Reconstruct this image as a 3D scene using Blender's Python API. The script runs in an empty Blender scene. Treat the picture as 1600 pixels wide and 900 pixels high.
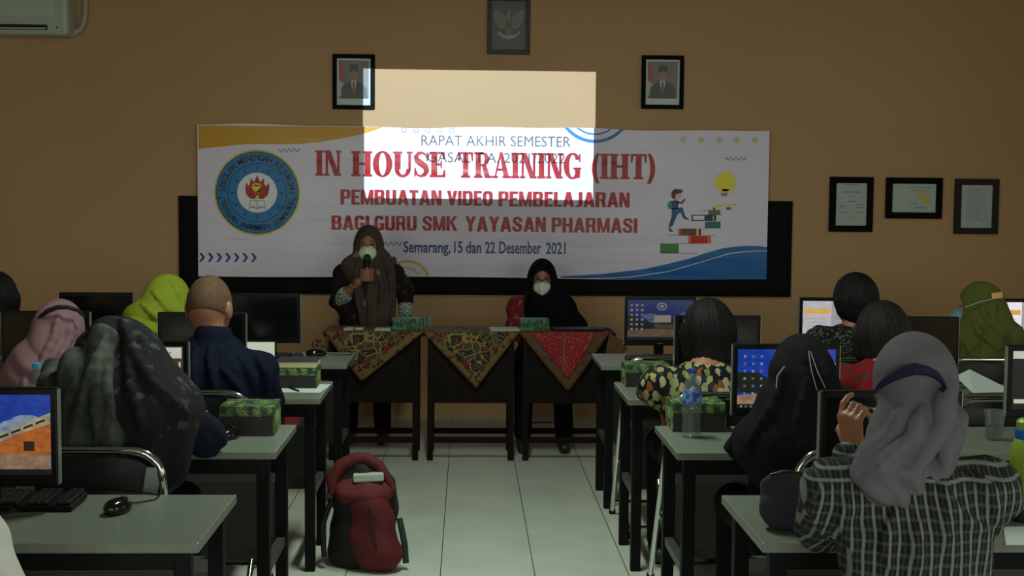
import bpy, bmesh, math, random
import numpy as np
from mathutils import Vector, Matrix, geometry
random.seed(4)
PI = math.pi
SC = bpy.context.scene
COL = SC.collection

# ------------------------------------------------------------------ camera
CH = 1.58                      # camera height
YAW, PIT, ROL = 0.0352, 0.0678, 0.009
FPX = 2000.0
cf = Vector((math.sin(YAW)*math.cos(PIT), math.cos(YAW)*math.cos(PIT), -math.sin(PIT)))
r0 = Vector((math.cos(YAW), -math.sin(YAW), 0))
u0 = r0.cross(cf)
cr = r0*math.cos(ROL) + u0*math.sin(ROL)
cu = cr.cross(cf)
CAM = Vector((0, 0, CH))
cam_data = bpy.data.cameras.new('camera'); cam = bpy.data.objects.new('camera', cam_data); COL.objects.link(cam)
cam_data.sensor_width = 36; cam_data.lens = 36*FPX/1600; cam_data.clip_start = 0.05
M3 = Matrix((cr, cu, -cf)).transposed()
cam.matrix_world = Matrix.Translation(CAM) @ M3.to_4x4()
SC.camera = cam

def U(px, py, Y):
    """point of the room on the plane y=Y seen at photo pixel px,py"""
    d = cf*FPX + cr*(px-800) - cu*(py-450)
    return CAM + d*(Y/d.y)
def G(px, py, z):
    d = cf*FPX + cr*(px-800) - cu*(py-450)
    return CAM + d*((z-CH)/d.z)

# ------------------------------------------------------------------ render look
SC.view_settings.view_transform = 'Standard'; SC.view_settings.look = 'None'
SC.view_settings.exposure = 0.0; SC.view_settings.gamma = 1.0
SC.view_settings.use_curve_mapping = False
wd = bpy.data.worlds.new('world'); SC.world = wd; wd.use_nodes = True
wd.node_tree.nodes['Background'].inputs[0].default_value = (0.55, 0.7, 0.75, 1)
wd.node_tree.nodes['Background'].inputs[1].default_value = 0.0

WALLY, LX, RX, BY, CZ = 9.37, -4.7, 4.75, -3.2, 3.3

def area(name, loc, rot, sx, sy, power, col, spread=PI):
    l = bpy.data.lights.new(name, 'AREA'); l.shape = 'RECTANGLE'; l.size = sx; l.size_y = sy
    l.energy = power; l.color = col; l.spread = spread
    o = bpy.data.objects.new(name, l); o.location = loc; o.rotation_euler = rot; COL.objects.link(o); return o
PW_RIGHT, PW_BACK, PW_CEIL, PROJ = 10, 80, 68, 800
# daylight entering by the windows of the right wall and of the front wall behind the camera
DAY = (0.90, 1.0, 0.88)
area('window_daylight', (RX-0.06, 1.2, 1.75), (0, PI/2, 0), 1.3, 2.6, PW_RIGHT*4.2, DAY)
area('window_daylight', (RX-0.06, 5.6, 1.75), (0, PI/2, 0), 1.3, 2.6, PW_RIGHT, DAY)
area('window_daylight', (-2.0, BY+0.06, 1.75), (PI/2, 0, 0), 2.6, 1.3, PW_BACK, DAY)
area('window_daylight', (2.0, BY+0.06, 1.75), (PI/2, 0, 0), 2.6, 1.3, PW_BACK, DAY)
# fluorescent fittings on the ceiling over the audience
area('ceiling_lamp_light', (0.0, 4.7, CZ-.09), (0, 0, 0), .16, 1.2, PW_CEIL, (0.84, 1.0, 0.84))

# ------------------------------------------------------------------ materials
def C(r, g, b):
    def f(v):
        v /= 255.0
        return v/12.92 if v <= 0.04045 else ((v+0.055)/1.055)**2.4
    return (f(r), f(g), f(b), 1)
class NT:
    def __init__(s, name):
        s.m = bpy.data.materials.new(name); s.m.use_nodes = True
        s.t = s.m.node_tree; s.p = s.t.nodes['Principled BSDF']
    def n(s, kind, **kw):
        o = s.t.nodes.new(kind)
        for k, v in kw.items():
            if k.startswith('i_'):
                key = k[2:]
                key = int(key) if key.isdigit() else key.replace('_', ' ')
                s.link_or_set(o.inputs[key], v)
            else: setattr(o, k, v)
        return o
    def link_or_set(s, inp, v):
        if isinstance(v, bpy.types.NodeSocket): s.t.links.new(v, inp)
        else: inp.default_value = v
    def set(s, **kw):
        for k, v in kw.items(): s.link_or_set(s.p.inputs[k.replace('_', ' ')], v)
    def coord(s, kind='Object', scale=None, rot=None):
        c = s.n('ShaderNodeTexCoord').outputs[kind]
        if scale or rot:
            mp = s.n('ShaderNodeMapping', i_Vector=c)
            if scale: mp.inputs['Scale'].default_value = scale
            if rot: mp.inputs['Rotation'].default_value = rot
            c = mp.outputs[0]
        return c
    def noise(s, vec, scale, detail=3, rough=.5, dist=0):
        return s.n('ShaderNodeTexNoise', i_Vector=vec, i_Scale=scale, i_Detail=detail, i_Roughness=rough, i_Distortion=dist)
    def voro(s, vec, scale, feature='F1', rnd=1.0):
        return s.n('ShaderNodeTexVoronoi', feature=feature, i_Vector=vec, i_Scale=scale, i_Randomness=rnd)
    def math(s, op, a, b=0.0, c=0.0):
        return s.n('ShaderNodeMath', operation=op, i_0=a, i_1=b, i_2=c).outputs[0]
    def mix(s, f, a, b):
        o = s.n('ShaderNodeMix', data_type='RGBA')
        s.link_or_set(o.inputs[0], f); s.link_or_set(o.inputs[6], a); s.link_or_set(o.inputs[7], b)
        return o.outputs[2]
    def ramp(s, f, stops, interp='LINEAR'):
        o = s.n('ShaderNodeValToRGB', i_Fac=f); cr_ = o.color_ramp; cr_.interpolation = interp
        while len(cr_.elements) < len(stops): cr_.elements.new(0.5)
        for e, (p, c) in zip(cr_.elements, stops): e.position = p; e.color = c
        return o.outputs[0]
    def step(s, v, lo, hi):
        return s.n('ShaderNodeMapRange', i_Value=v, i_1=lo, i_2=hi).outputs[0]
    def sep(s, v):
        return s.n('ShaderNodeSeparateXYZ', i_Vector=v).outputs
    def bump(s, h, strength=.3, dist=.01):
        b = s.n('ShaderNodeBump', i_Strength=strength, i_Distance=dist, i_Height=h)
        s.t.links.new(b.outputs[0], s.p.inputs['Normal'])
_mc = {}
def mat(name, col, rough=.6, metal=0.0, var=0.0, vs=8, bump=0.0, bs=60, bd=.004, emit=None, es=1.0, trans=0, alpha=None, spec=None, sheen=0):
    if name in _mc: return _mc[name]
    t = NT(name)
    base = col
    if var:
        nz = t.noise(t.coord(), vs, 4)
        dark = tuple(max(0, c*(1-var)) for c in col[:3])+(1,); lite = tuple(min(1, c*(1+var)) for c in col[:3])+(1,)
        base = t.ramp(nz.outputs[0], [(.3, dark), (.7, lite)])
    t.set(Base_Color=base, Roughness=rough, Metallic=metal)
    if bump: t.bump(t.noise(t.coord(), bs, 3).outputs[0], bump, bd)
    if emit is not None: t.set(Emission_Color=emit, Emission_Strength=es)
    if trans: t.set(Transmission_Weight=trans); t.set(IOR=1.33)
    if alpha is not None: t.set(Alpha=alpha)
    if spec is not None: t.set(Specular_IOR_Level=spec)
    if sheen: t.set(Sheen_Weight=sheen, Sheen_Roughness=.6)
    _mc[name] = t.m
    return t.m

# ------------------------------------------------------------------ objects
def empty(name, loc=(0, 0, 0), rz=0.0):
    o = bpy.data.objects.new(name, None); o.location = loc; o.rotation_euler = (0, 0, rz); o.empty_display_size = .05
    COL.objects.link(o); return o
def tag(o, label=None, cat=None, group=None, kind=None):
    if label: o['label'] = label
    if cat: o['category'] = cat
    if group: o['group'] = group
    if kind: o['kind'] = kind
    return o
def copy_tree(o, parent=None):
    c = o.copy(); COL.objects.link(c)
    if parent is not None: c.parent = parent
    for ch in list(o.children): copy_tree(ch, c)
    return c
class MB:
    def __init__(s): s.v = []; s.f = []
    def add(s, vs, fs):
        b = len(s.v); s.v += [tuple(v) for v in vs]; s.f += [tuple(b+i for i in f) for f in fs]; return s
    def box(s, c, d, rz=0, rx=0, ry=0, bev=0.0):
        R = Matrix.Rotation(rz, 3, 'Z') @ Matrix.Rotation(ry, 3, 'Y') @ Matrix.Rotation(rx, 3, 'X')
        bm = bmesh.new(); bmesh.ops.create_cube(bm, size=1)
        for v in bm.verts: v.co = Vector((v.co.x*d[0], v.co.y*d[1], v.co.z*d[2]))
        if bev: bmesh.ops.bevel(bm, geom=bm.edges[:], offset=min(bev, min(d)*.45), segments=2, affect='EDGES', profile=.5)
        for v in bm.verts: v.co = R @ v.co + Vector(c)
        bm.verts.index_update()
        s.add([v.co for v in bm.verts], [[v.index for v in f.verts] for f in bm.faces]); bm.free(); return s
    def tube(s, pts, r, n=10, closed=False, caps=True):
        pts = [Vector(p) for p in pts]; N = len(pts)
        rr = r if isinstance(r, (list, tuple)) else [r]*N
        rings = []; prev = None
        for i, p in enumerate(pts):
            if closed: t = pts[(i+1) % N]-pts[i-1]
            else: t = pts[min(i+1, N-1)]-pts[max(i-1, 0)]
            t.normalize()
            if prev is None:
                a = Vector((0, 0, 1)) if abs(t.z) < .9 else Vector((1, 0, 0)); x = t.cross(a).normalized()
            else: x = (prev - t*prev.dot(t)).normalized()
            prev = x; y = t.cross(x)
            rings.append([p+(x*math.cos(2*PI*k/n)+y*math.sin(2*PI*k/n))*rr[i] for k in range(n)])
        vs = [v for rg in rings for v in rg]; fs = []
        for i in range(N if closed else N-1):
            j = (i+1) % N
            for k in range(n): fs.append((i*n+k, i*n+(k+1) % n, j*n+(k+1) % n, j*n+k))
        if not closed and caps: fs += [tuple(range(n-1, -1, -1)), tuple((N-1)*n+k for k in range(n))]
        return s.add(vs, fs)
    def lathe(s, prof, c=(0, 0, 0), n=24, sy=1.0):
        vs = []; fs = []
        for (r, z) in prof:
            for k in range(n): vs.append((c[0]+r*math.cos(2*PI*k/n), c[1]+r*sy*math.sin(2*PI*k/n), c[2]+z))
        for i in range(len(prof)-1):
            for k in range(n): fs.append((i*n+k, i*n+(k+1) % n, (i+1)*n+(k+1) % n, (i+1)*n+k))
        fs += [tuple(range(n-1, -1, -1)), tuple((len(prof)-1)*n+k for k in range(n))]
        return s.add(vs, fs)
    def ell(s, c, r, n=20, m=12, R=None):
        vs = []; fs = []
        for i in range(m+1):
            th = PI*i/m
            for k in range(n):
                v = Vector((r[0]*math.sin(th)*math.cos(2*PI*k/n), r[1]*math.sin(th)*math.sin(2*PI*k/n), r[2]*math.cos(th)))
                if R: v = R @ v
                vs.append(v+Vector(c))
        for i in range(m):
            for k in range(n): fs.append((i*n+k, (i+1)*n+k, (i+1)*n+(k+1) % n, i*n+(k+1) % n))
        return s.add(vs, fs)
    def poly(s, pts, y, th=0.0):
        """flat polygon of (x,z) points on plane y, optional thickness towards +y"""
        tri = geometry.tessellate_polygon([[Vector((p[0], p[1], 0)) for p in pts]])
        n = len(pts); vs = [(p[0], y, p[1]) for p in pts]; fs = [tuple(t) for t in tri]
        if th:
            vs += [(p[0], y+th, p[1]) for p in pts]
            fs += [tuple(n+i for i in t[::-1]) for t in tri] + [(i, (i+1) % n, n+(i+1) % n, n+i) for i in range(n)]
        return s.add(vs, fs)
    def build(s, name, m, parent=None, smooth=False, loc=None, label=None, off=None, flat=False):
        me = bpy.data.meshes.new(name)
        vs = s.v if off is None else [(v[0]-off[0], v[1]-off[1], v[2]-off[2]) for v in s.v]
        me.from_pydata(vs, [], s.f); me.validate()
        bm = bmesh.new(); bm.from_mesh(me); bmesh.ops.remove_doubles(bm, verts=bm.verts[:], dist=1e-6)
        
        if flat:
            bm.normal_update()
            for f in bm.faces:
                if f.normal.y > 0: f.normal_flip()
        else: bmesh.ops.recalc_face_normals(bm, faces=bm.faces[:])
        bm.to_mesh(me); bm.free()
        me.materials.append(m)
        if smooth:
            me.polygons.foreach_set('use_smooth', [True]*len(me.polygons))
            try: me.set_sharp_from_angle(angle=math.radians(40))
            except Exception: pass
        o = bpy.data.objects.new(name, me); COL.objects.link(o)
        if parent: o.parent = parent
        if loc is not None: o.location = loc
        if label: o['label'] = label
        return o
def arc(c, r, a0, a1, n=10):
    return [(c[0]+r*math.cos(a0+(a1-a0)*i/n), c[1]+r*math.sin(a0+(a1-a0)*i/n)) for i in range(n+1)]
def ell2(cx, cz, rx, rz, n=24):
    return [(cx+rx*math.cos(2*PI*k/n), cz+rz*math.sin(2*PI*k/n)) for k in range(n)]
def ribbon(pts, w):
    """polygon of a thick polyline in 2-D"""
    P = [Vector(p) for p in pts]; L = []; Rr = []
    for i, p in enumerate(P):
        t = (P[min(i+1, len(P)-1)]-P[max(i-1, 0)]).normalized(); nn = Vector((-t.y, t.x))
        ww = w[i] if isinstance(w, (list, tuple)) else w
        L.append(p+nn*ww/2); Rr.append(p-nn*ww/2)
    return [(L[i], L[i+1], Rr[i+1], Rr[i]) for i in range(len(P)-1)]
def text_tris(txt, bold=0.0, res=3):
    """2-D vertices and faces of a line of text in Blender's own font"""
    cu_ = bpy.data.curves.new('t', 'FONT'); cu_.body = txt; cu_.size = 1; cu_.offset = bold; cu_.resolution_u = res
    o = bpy.data.objects.new('t', cu_); COL.objects.link(o)
    dg = bpy.context.evaluated_depsgraph_get(); dg.update()
    me = bpy.data.meshes.new_from_object(o.evaluated_get(dg))
    vs = [(v.co.x, v.co.y) for v in me.vertices]; fs = [tuple(p.vertices) for p in me.polygons]
    COL.objects.unlink(o); bpy.data.objects.remove(o); bpy.data.curves.remove(cu_); bpy.data.meshes.remove(me)
    return vs, fs
def text_fit(mb, txt, x0, x1, z0, z1, y, bold=0.0, flip=False):
    vs, fs = text_tris(txt, bold)
    if not vs: return
    ax = min(v[0] for v in vs); bx = max(v[0] for v in vs); az = min(v[1] for v in vs); bz = max(v[1] for v in vs)
    q = [((x0+(v[0]-ax)/(bx-ax)*(x1-x0)), y, (z0+(v[1]-az)/(bz-az)*(z1-z0))) for v in vs]
    mb.add(q, fs)

# ------------------------------------------------------------------ signed-distance modelling (bodies and cloth)
def V3(p): return np.array([p[0], p[1], p[2]], dtype=np.float32)
def cap(a, b, ra, rb=None, k=.03, flat=None, n=None, op='u', fold=None):
    return dict(t='cap', a=V3(a), b=V3(b), ra=ra, rb=ra if rb is None else rb, k=k, flat=flat, n=None if n is None else V3(n), op=op, fold=fold)
def ell(c, r, k=.03, R=None, op='u', fold=None):
    return dict(t='ell', c=V3(c), r=V3(r), k=k, R=None if R is None else np.array(R, dtype=np.float32), op=op, fold=fold)
def sdf(prims, P):
    D = None
    for q in prims:
        if q['t'] == 'cap':
            a, b = q['a'], q['b']; X = P-a; ab = b-a
            if q['flat'] is not None:
                n = q['n']/np.linalg.norm(q['n']); s = 1/q['flat']-1
                X = X + (X@n)[:, None]*n*s; ab = ab + (ab@n)*n*s
            L2 = float(ab@ab)+1e-9
            t = np.clip((X@ab)/L2, 0, 1)
            d = np.linalg.norm(X - t[:, None]*ab, axis=1) - (q['ra']+(q['rb']-q['ra'])*t)
            if q['flat'] is not None: d = d*q['flat']**.5
        else:
            X = P-q['c']
            if q['R'] is not None: X = X@q['R']
            k0 = np.linalg.norm(X/q['r'], axis=1); k1 = np.linalg.norm(X/(q['r']**2), axis=1)
            d = k0*(k0-1)/np.maximum(k1, 1e-6)
        if q['fold'] is not None: d = d + q['fold'](P)
        if D is None: D = d; continue
        k = q['k']
        if q['op'] == 'u':
            h = np.clip(.5+.5*(D-d)/k, 0, 1); D = D*(1-h)+d*h - k*h*(1-h)
        elif q['op'] == 's':
            h = np.clip(.5-.5*(D+d)/k, 0, 1); D = D*(1-h)-d*h + k*h*(1-h)
        elif q['op'] == 'i':
            h = np.clip(.5-.5*(D-d)/k, 0, 1); D = D*(1-h)+d*h + k*h*(1-h)
    return D
def bounds(prims, pad):
    lo = np.full(3, 1e9); hi = -lo
    for q in prims:
        if q['op'] != 'u': continue
        if q['t'] == 'cap':
            r = max(q['ra'], q['rb'])
            for p in (q['a'], q['b']): lo = np.minimum(lo, p-r); hi = np.maximum(hi, p+r)
        else:
            r = float(max(q['r'])) if q['R'] is not None else q['r']
            lo = np.minimum(lo, q['c']-r); hi = np.maximum(hi, q['c']+r)
    return lo-pad, hi+pad
OFF = np.array([[0,0,0],[1,0,0],[0,1,0],[1,1,0],[0,0,1],[1,0,1],[0,1,1],[1,1,1]])
EDG = [(0,1),(2,3),(4,5),(6,7),(0,2),(1,3),(4,6),(5,7),(0,4),(1,5),(2,6),(3,7)]
def mesh_sdf(prims, h=.01, post=None, slack=.03):
    """surface-nets mesh of the union of the primitives"""
    lo, hi = bounds(prims, .03)
    B = 8
    nb = np.ceil((hi-lo)/(h*B)).astype(int)+1
    N = nb*B
    D = np.full(tuple(N), 1.0, dtype=np.float32)
    bi = np.stack(np.meshgrid(*[np.arange(n) for n in nb], indexing='ij'), -1).reshape(-1, 3)
    cen = lo + (bi*B + B/2)*h
    f = (lambda P: sdf(prims, P)) if post is None else (lambda P: post(P, sdf(prims, P)))
    dc = f(cen.astype(np.float32))
    near = bi[np.abs(dc) < h*B*1.0+slack]; deep = bi[dc <= -(h*B*1.0+slack)]
    for b in deep: D[b[0]*B:b[0]*B+B, b[1]*B:b[1]*B+B, b[2]*B:b[2]*B+B] = -1
    loc = np.stack(np.meshgrid(*[np.arange(B)]*3, indexing='ij'), -1).reshape(-1, 3)
    for s in range(0, len(near), 400):
        nbk = near[s:s+400]
        idx = (nbk[:, None, :]*B + loc[None]).reshape(-1, 3)
        d = f((lo+idx*h).astype(np.float32))
        D[idx[:, 0], idx[:, 1], idx[:, 2]] = d
    S = D < 0
    nx, ny, nz = N-1
    cnt = np.zeros((nx, ny, nz), dtype=np.int8)
    for o in OFF: cnt += S[o[0]:o[0]+nx, o[1]:o[1]+ny, o[2]:o[2]+nz]
    act = np.argwhere((cnt > 0) & (cnt < 8))
    vals = np.stack([D[act[:, 0]+o[0], act[:, 1]+o[1], act[:, 2]+o[2]] for o in OFF], 1)
    acc = np.zeros((len(act), 3)); num = np.zeros(len(act))
    for a, b in EDG:
        va, vb = vals[:, a], vals[:, b]; c = (va < 0) != (vb < 0)
        t = np.where(c, va/np.where(c, va-vb, 1), 0)
        p = OFF[a]+(OFF[b]-OFF[a])*t[:, None]
        acc[c] += p[c]; num[c] += 1
    vert = lo + (act + acc/num[:, None])*h
    ind = np.full((nx, ny, nz), -1, dtype=np.int64); ind[act[:, 0], act[:, 1], act[:, 2]] = np.arange(len(act))
    quads = []
    for ax in range(3):
        o1, o2 = [(1, 2), (2, 0), (0, 1)][ax]
        e = np.zeros(3, int); e[ax] = 1
        A = S[:N[0]-e[0], :N[1]-e[1], :N[2]-e[2]]; Bq = S[e[0]:, e[1]:, e[2]:]
        pts = np.argwhere(A != Bq)
        pts = pts[(pts[:, o1] > 0) & (pts[:, o2] > 0) & (pts[:, o1] < N[o1]-1) & (pts[:, o2] < N[o2]-1)]
        s = S[pts[:, 0], pts[:, 1], pts[:, 2]]
        d1 = np.zeros(3, int); d1[o1] = 1; d2 = np.zeros(3, int); d2[o2] = 1
        q = []
        for dd in (0*d1, d1, d1+d2, d2):
            c = pts-dd; q.append(ind[c[:, 0], c[:, 1], c[:, 2]])
        q = np.stack(q, 1); q = np.where(s[:, None], q, q[:, ::-1])
        quads.append(q)
    quads = np.concatenate(quads); quads = quads[(quads >= 0).all(1)]
    return vert, quads
def np_obj(name, vq, m, parent=None, off=(0, 0, 0), label=None, decim=None):
    v, q = vq; v = v-np.array(off)
    me = bpy.data.meshes.new(name)
    me.vertices.add(len(v)); me.vertices.foreach_set('co', v.astype(np.float32).ravel())
    me.loops.add(len(q)*4); me.loops.foreach_set('vertex_index', q.astype(np.int32).ravel())
    me.polygons.add(len(q)); me.polygons.foreach_set('loop_start', np.arange(0, len(q)*4, 4, dtype=np.int32))
    me.update(calc_edges=True); me.validate()
    me.polygons.foreach_set('use_smooth', [True]*len(me.polygons))
    me.materials.append(m)
    o = bpy.data.objects.new(name, me); COL.objects.link(o)
    if parent: o.parent = parent
    if label: o['label'] = label
    return o

# ================================================================== SETTING
TX = G(688, 900, 0).x; TY = G(800, 868, 0).y
def floor_mat():
    t = NT('floor_tile'); s = t.sep(t.coord())
    T = .4
    fx = t.math('ABSOLUTE', t.math('SUBTRACT', t.math('FRACT', t.math('DIVIDE', t.math('SUBTRACT', s[0], TX-20*T), T)), .5))
    fy = t.math('ABSOLUTE', t.math('SUBTRACT', t.math('FRACT', t.math('DIVIDE', t.math('SUBTRACT', s[1], TY-20*T), T)), .5))
    ln = t.math('MAXIMUM', t.step(fx, .4925, .4965), t.math('MULTIPLY', t.step(fy, .4925, .4965), .22))
    nz = t.noise(t.coord(), 3, 5)
    base = t.ramp(nz.outputs[0], [(.3, C(192, 196, 184)), (.7, C(204, 208, 196))])
    t.set(Base_Color=t.mix(ln, base, C(52, 56, 50)), Roughness=t.mix(ln, (.22,)*3+(1,), (.8,)*3+(1,)))
    t.set(Specular_IOR_Level=.45)
    t.bump(t.math('SUBTRACT', t.math('MULTIPLY', t.noise(t.coord(), 1.6, 2).outputs[0], .6), ln), .15, .002)
    return t.m
def wall_mat():
    t = NT('wall_paint'); nz = t.noise(t.coord(), .9, 4); n2 = t.noise(t.coord(), 220, 2)
    t.set(Base_Color=t.ramp(nz.outputs[0], [(.3, C(180, 142, 102)), (.7, C(186, 147, 106))]), Roughness=.75)
    t.bump(n2.outputs[0], .12, .001)
    return t.m
WM = wall_mat()
WHITE = mat('ceiling_white', C(120, 118, 108), .9)
FRAMEW = mat('window_wood', C(120, 90, 60), .5)
def struct(name, mb, m, **k): return tag(mb.build(name, m, **k), kind='structure')
W_, D_ = RX-LX, WALLY-BY
struct('floor', MB().box(((LX+RX)/2, (WALLY+BY)/2, -.05), (W_+.4, D_+.4, .1)), floor_mat())
struct('ceiling', MB().box(((LX+RX)/2, (WALLY+BY)/2, CZ+.05), (W_+.4, D_+.4, .1)), WHITE)
struct('wall_back', MB().box(((LX+RX)/2, WALLY+.05, CZ/2), (W_+.2, .1, CZ)), WM)
struct('wall_left', MB().box((LX-.05, (WALLY+BY)/2, CZ/2), (.1, D_, CZ)), WM)
struct('wall_right', MB().box((RX+.05, (WALLY+BY)/2, CZ/2), (.1, D_, CZ)), WM)
struct('wall_front', MB().box(((LX+RX)/2, BY-.05, CZ/2), (W_+.2, .1, CZ)), WM)
def window(name, c, along):
    r = MB(); w, h = 2.7, 1.4
    for (du, dz, su, sz) in ((0, h/2, w+.1, .07), (0, -h/2, w+.1, .07), (-w/2, 0, .07, h), (w/2, 0, .07, h), (-w/6, 0, .05, h), (w/6, 0, .05, h)):
        if along == 'y': r.box((c[0], c[1]+du, c[2]+dz), (.05, su, sz))
        else: r.box((c[0]+du, c[1], c[2]+dz), (su, .05, sz))
    o = struct(name, r, FRAMEW)
    return o
window('window_1', (RX-.028, 1.2, 1.75), 'y'); window('window_2', (RX-.028, 5.6, 1.75), 'y')
window('window_3', (-2.0, BY+.028, 1.75), 'x'); window('window_4', (2.0, BY+.028, 1.75), 'x')

for lx_ in (0,):
    r = empty('ceiling_light', (0, 4.7, CZ)); tag(r, 'fluorescent ceiling fitting over the aisle', 'light')
    MB().box((0, 0, -.03), (.2, 1.3, .06), bev=.01).build('fitting', mat('lamp_white', C(220, 220, 215), .5), r)
    for s in (-1, 1): MB().tube([(s*.05, -.6, -.075), (s*.05, .6, -.075)], .013, 10).build('tube', mat('tube_glass', C(220, 230, 220), .3), r)
# ------------------------------------------------------------------ things on the wall
def rect_px(x0, y0, x1, y1, Y):
    a = U(x0, y0, Y); b = U(x1, y1, Y); return a.x, b.x, b.z, a.z
BLACKW = mat('black_lacquer', C(8, 7, 7), .6, spec=.08)
BLK = mat('black_plastic', C(7, 7, 7), .45, spec=.22)
GLASSY = mat('print_paper', C(190, 196, 194), .25)
# blackboard
def blackboard():
    Y = WALLY-.028
    x0, x1, z0, z1 = rect_px(279, 305, 1235, 465, Y); z0 = (U(280, 457, Y).z+U(1233, 465, Y).z)/2; z1 = (U(279, 305, Y).z+U(1236, 315, Y).z)/2
    r = empty('blackboard', (0, WALLY, z0)); tag(r, 'long black writing board on the wall behind the banner', 'board')
    cx, cz, w, h = (x0+x1)/2, (z0+z1)/2, x1-x0, z1-z0
    m = mat('board_black', C(11, 11, 13), .7, spec=.15, var=.1, vs=3)
    MB().box((cx, Y+.014, cz), (w-.04, .02, h-.04)).build('board_panel', m, r, off=r.location)
    f = MB()
    for s in (-1, 1):
        f.box((cx, Y+.012, cz+s*(h/2-.015)), (w, .032, .03)); f.box((cx+s*(w/2-.015), Y+.012, cz), (.03, .032, h-.06))
    f.build('board_frame', mat('board_frame', C(14, 12, 13), .7, spec=.1), r, off=r.location)
blackboard()

# ------------------------------------------------------------------ banner
YB = WALLY-.060
def banner_mat(name, col, rough=.3):
    """printed vinyl: gloss with long soft creases"""
    if name in _mc: return _mc[name]
    t = NT(name)
    pos = t.n('ShaderNodeNewGeometry').outputs['Position']
    mp = t.n('ShaderNodeMapping', i_Vector=pos); mp.inputs['Rotation'].default_value = (0, .5, 0); mp.inputs['Scale'].default_value = (.5, 1, 2.4)
    a = t.noise(mp.outputs[0], 1.6, 3, .5, .8)
    mp2 = t.n('ShaderNodeMapping', i_Vector=pos); mp2.inputs['Rotation'].default_value = (0, -.9, 0); mp2.inputs['Scale'].default_value = (.6, 1, 4)
    b = t.noise(mp2.outputs[0], 1.3, 2, .5, .3)
    t.bump(t.math('ADD', a.outputs[0], t.math('MULTIPLY', b.outputs[0], .7)), .35, .03)
    t.set(Base_Color=col, Roughness=rough, Specular_IOR_Level=.28)
    _mc[name] = t.m; return t.m
def banner():
    TL, TR, BR, BL = U(310, 196, YB), U(1201, 203, YB), U(1199, 438, YB), U(308, 430, YB)
    x0, x1, z1, z0 = (TL.x+BL.x)/2, (TR.x+BR.x)/2, (TL.z+TR.z)/2, (BL.z+BR.z)/2
    r = empty('banner', ((x0+x1)/2, YB, z0)); tag(r, 'wide white vinyl training banner with red and blue lettering over the blackboard', 'banner')
    off = r.location
    n = 60; s = MB()
    edge = lambda x, top: .006*math.sin(x*3.1)+.004*math.sin(x*7.7+1) if top else .005*math.sin(x*2.3+2)
    vs = []; 
    for i in range(n+1):
        x = x0+(x1-x0)*i/n
        vs += [(x, YB, z0+edge(x, 0)), (x, YB, z1+edge(x, 1)), (x, YB+.003, z0+edge(x, 0)), (x, YB+.003, z1+edge(x, 1))]
    fs = []
    for i in range(n):
        a, b = 4*i, 4*i+4
        fs += [(a, b, b+1, a+1), (a+2, a+3, b+3, b+2), (a, a+2, b+2, b), (a+1, b+1, b+3, a+3)]
    s.add(vs, fs).build('vinyl_sheet', banner_mat('vinyl_white', C(226, 216, 238)), r, off=off)
    W = lambda p: (lambda q: (min(max(q.x, x0), x1), min(max(q.z, z0+edge(q.x, 0)), z1+edge(q.x, 1))))(U(p[0], p[1], YB))
    def prt(name, polys, m, layer, world=False, over=False):
        mb = MB()
        for i_, pl in enumerate(polys): mb.poly(pl if world else [W(p) for p in pl], YB-.0012*layer-(.00022*(i_ % 5) if over else 0))
        return mb.build(name, m, r, off=off, flat=True)
    def each(name, polys, m, layer):
        for pl in polys: prt(name, [pl], m, layer)
    red, blue, yel = banner_mat('ink_red', C(172, 9, 24)), banner_mat('ink_blue', C(14, 98, 172)), banner_mat('ink_yellow', C(206, 152, 28))
    navy = banner_mat('ink_navy', C(26, 72, 128)); cyan = banner_mat('ink_cyan', C(8, 112, 178)); wht = banner_mat('ink_white', C(232, 228, 238))
    blk = banner_mat('ink_black', C(14, 24, 48)); gold = banner_mat('ink_gold', C(206, 176, 60))
    # waves
    prt('yellow_wave', [[(310, 196), (599, 190), (599, 198.5), (577, 206.6), (553, 212.5), (530, 217), (500, 222), (467, 225), (430, 225.5), (400, 225), (374, 226), (340, 229.5), (310, 233)]], yel, 1)
    bw = [(876, 432), (940, 428), (1006, 420.5), (1045, 412), (1077.5, 404), (1102, 395.5), (1126, 388.6), (1148, 385.3), (1168.5, 384), (1185, 384.6), (1201, 386)]
    prt('blue_wave', [bw+[(1201, 445), (1000, 445), (876, 434)]], blue, 1)
    ln = [(900, 436), (985, 433), (1045, 424), (1100, 408), (1140, 396), (1170, 392.5), (1201, 392)]
    prt('wave_line', [[W2 for W2 in q] for q in ribbon(ln, 1.1)], wht, 2)
    # arcs
    def ring(cx, cy, ro, ri, a0, a1, n=24):
        return [[(cx+ro*math.cos(a), cy+ro*math.sin(a)), (cx+ro*math.cos(b), cy+ro*math.sin(b)), (cx+ri*math.cos(b), cy+ri*math.sin(b)), (cx+ri*math.cos(a), cy+ri*math.sin(a))]
                for a, b in ((a0+(a1-a0)*i/n, a0+(a1-a0)*(i+1)/n) for i in range(n))]
    prt('blue_arc', ring(929.6, 164.4, 59, 54, .66, 2.52)+ring(929.6, 168, 43, 40.5, .95, 2.3), banner_mat('ink_arc', C(38, 120, 196)), 1)
    prt('yellow_arc', ring(636, 443, 37, 33, PI+.35, 2*PI-.35)+ring(634, 441, 24, 22, PI+.5, 2*PI-.5)+ring(632, 441, 13, 11, PI+.9, 2*PI-.9), banner_mat('ink_arc2', C(212, 174, 90)), 1)
    for i in range(5): prt('ring_dot', ring(1067.5+28*i, 218+i*.25, 4.6, 3.2, 0, 2*PI, 14)+ring(1067.5+28*i, 218+i*.25, 2.0, .2, 0, 2*PI, 8), gold, 1)
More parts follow.
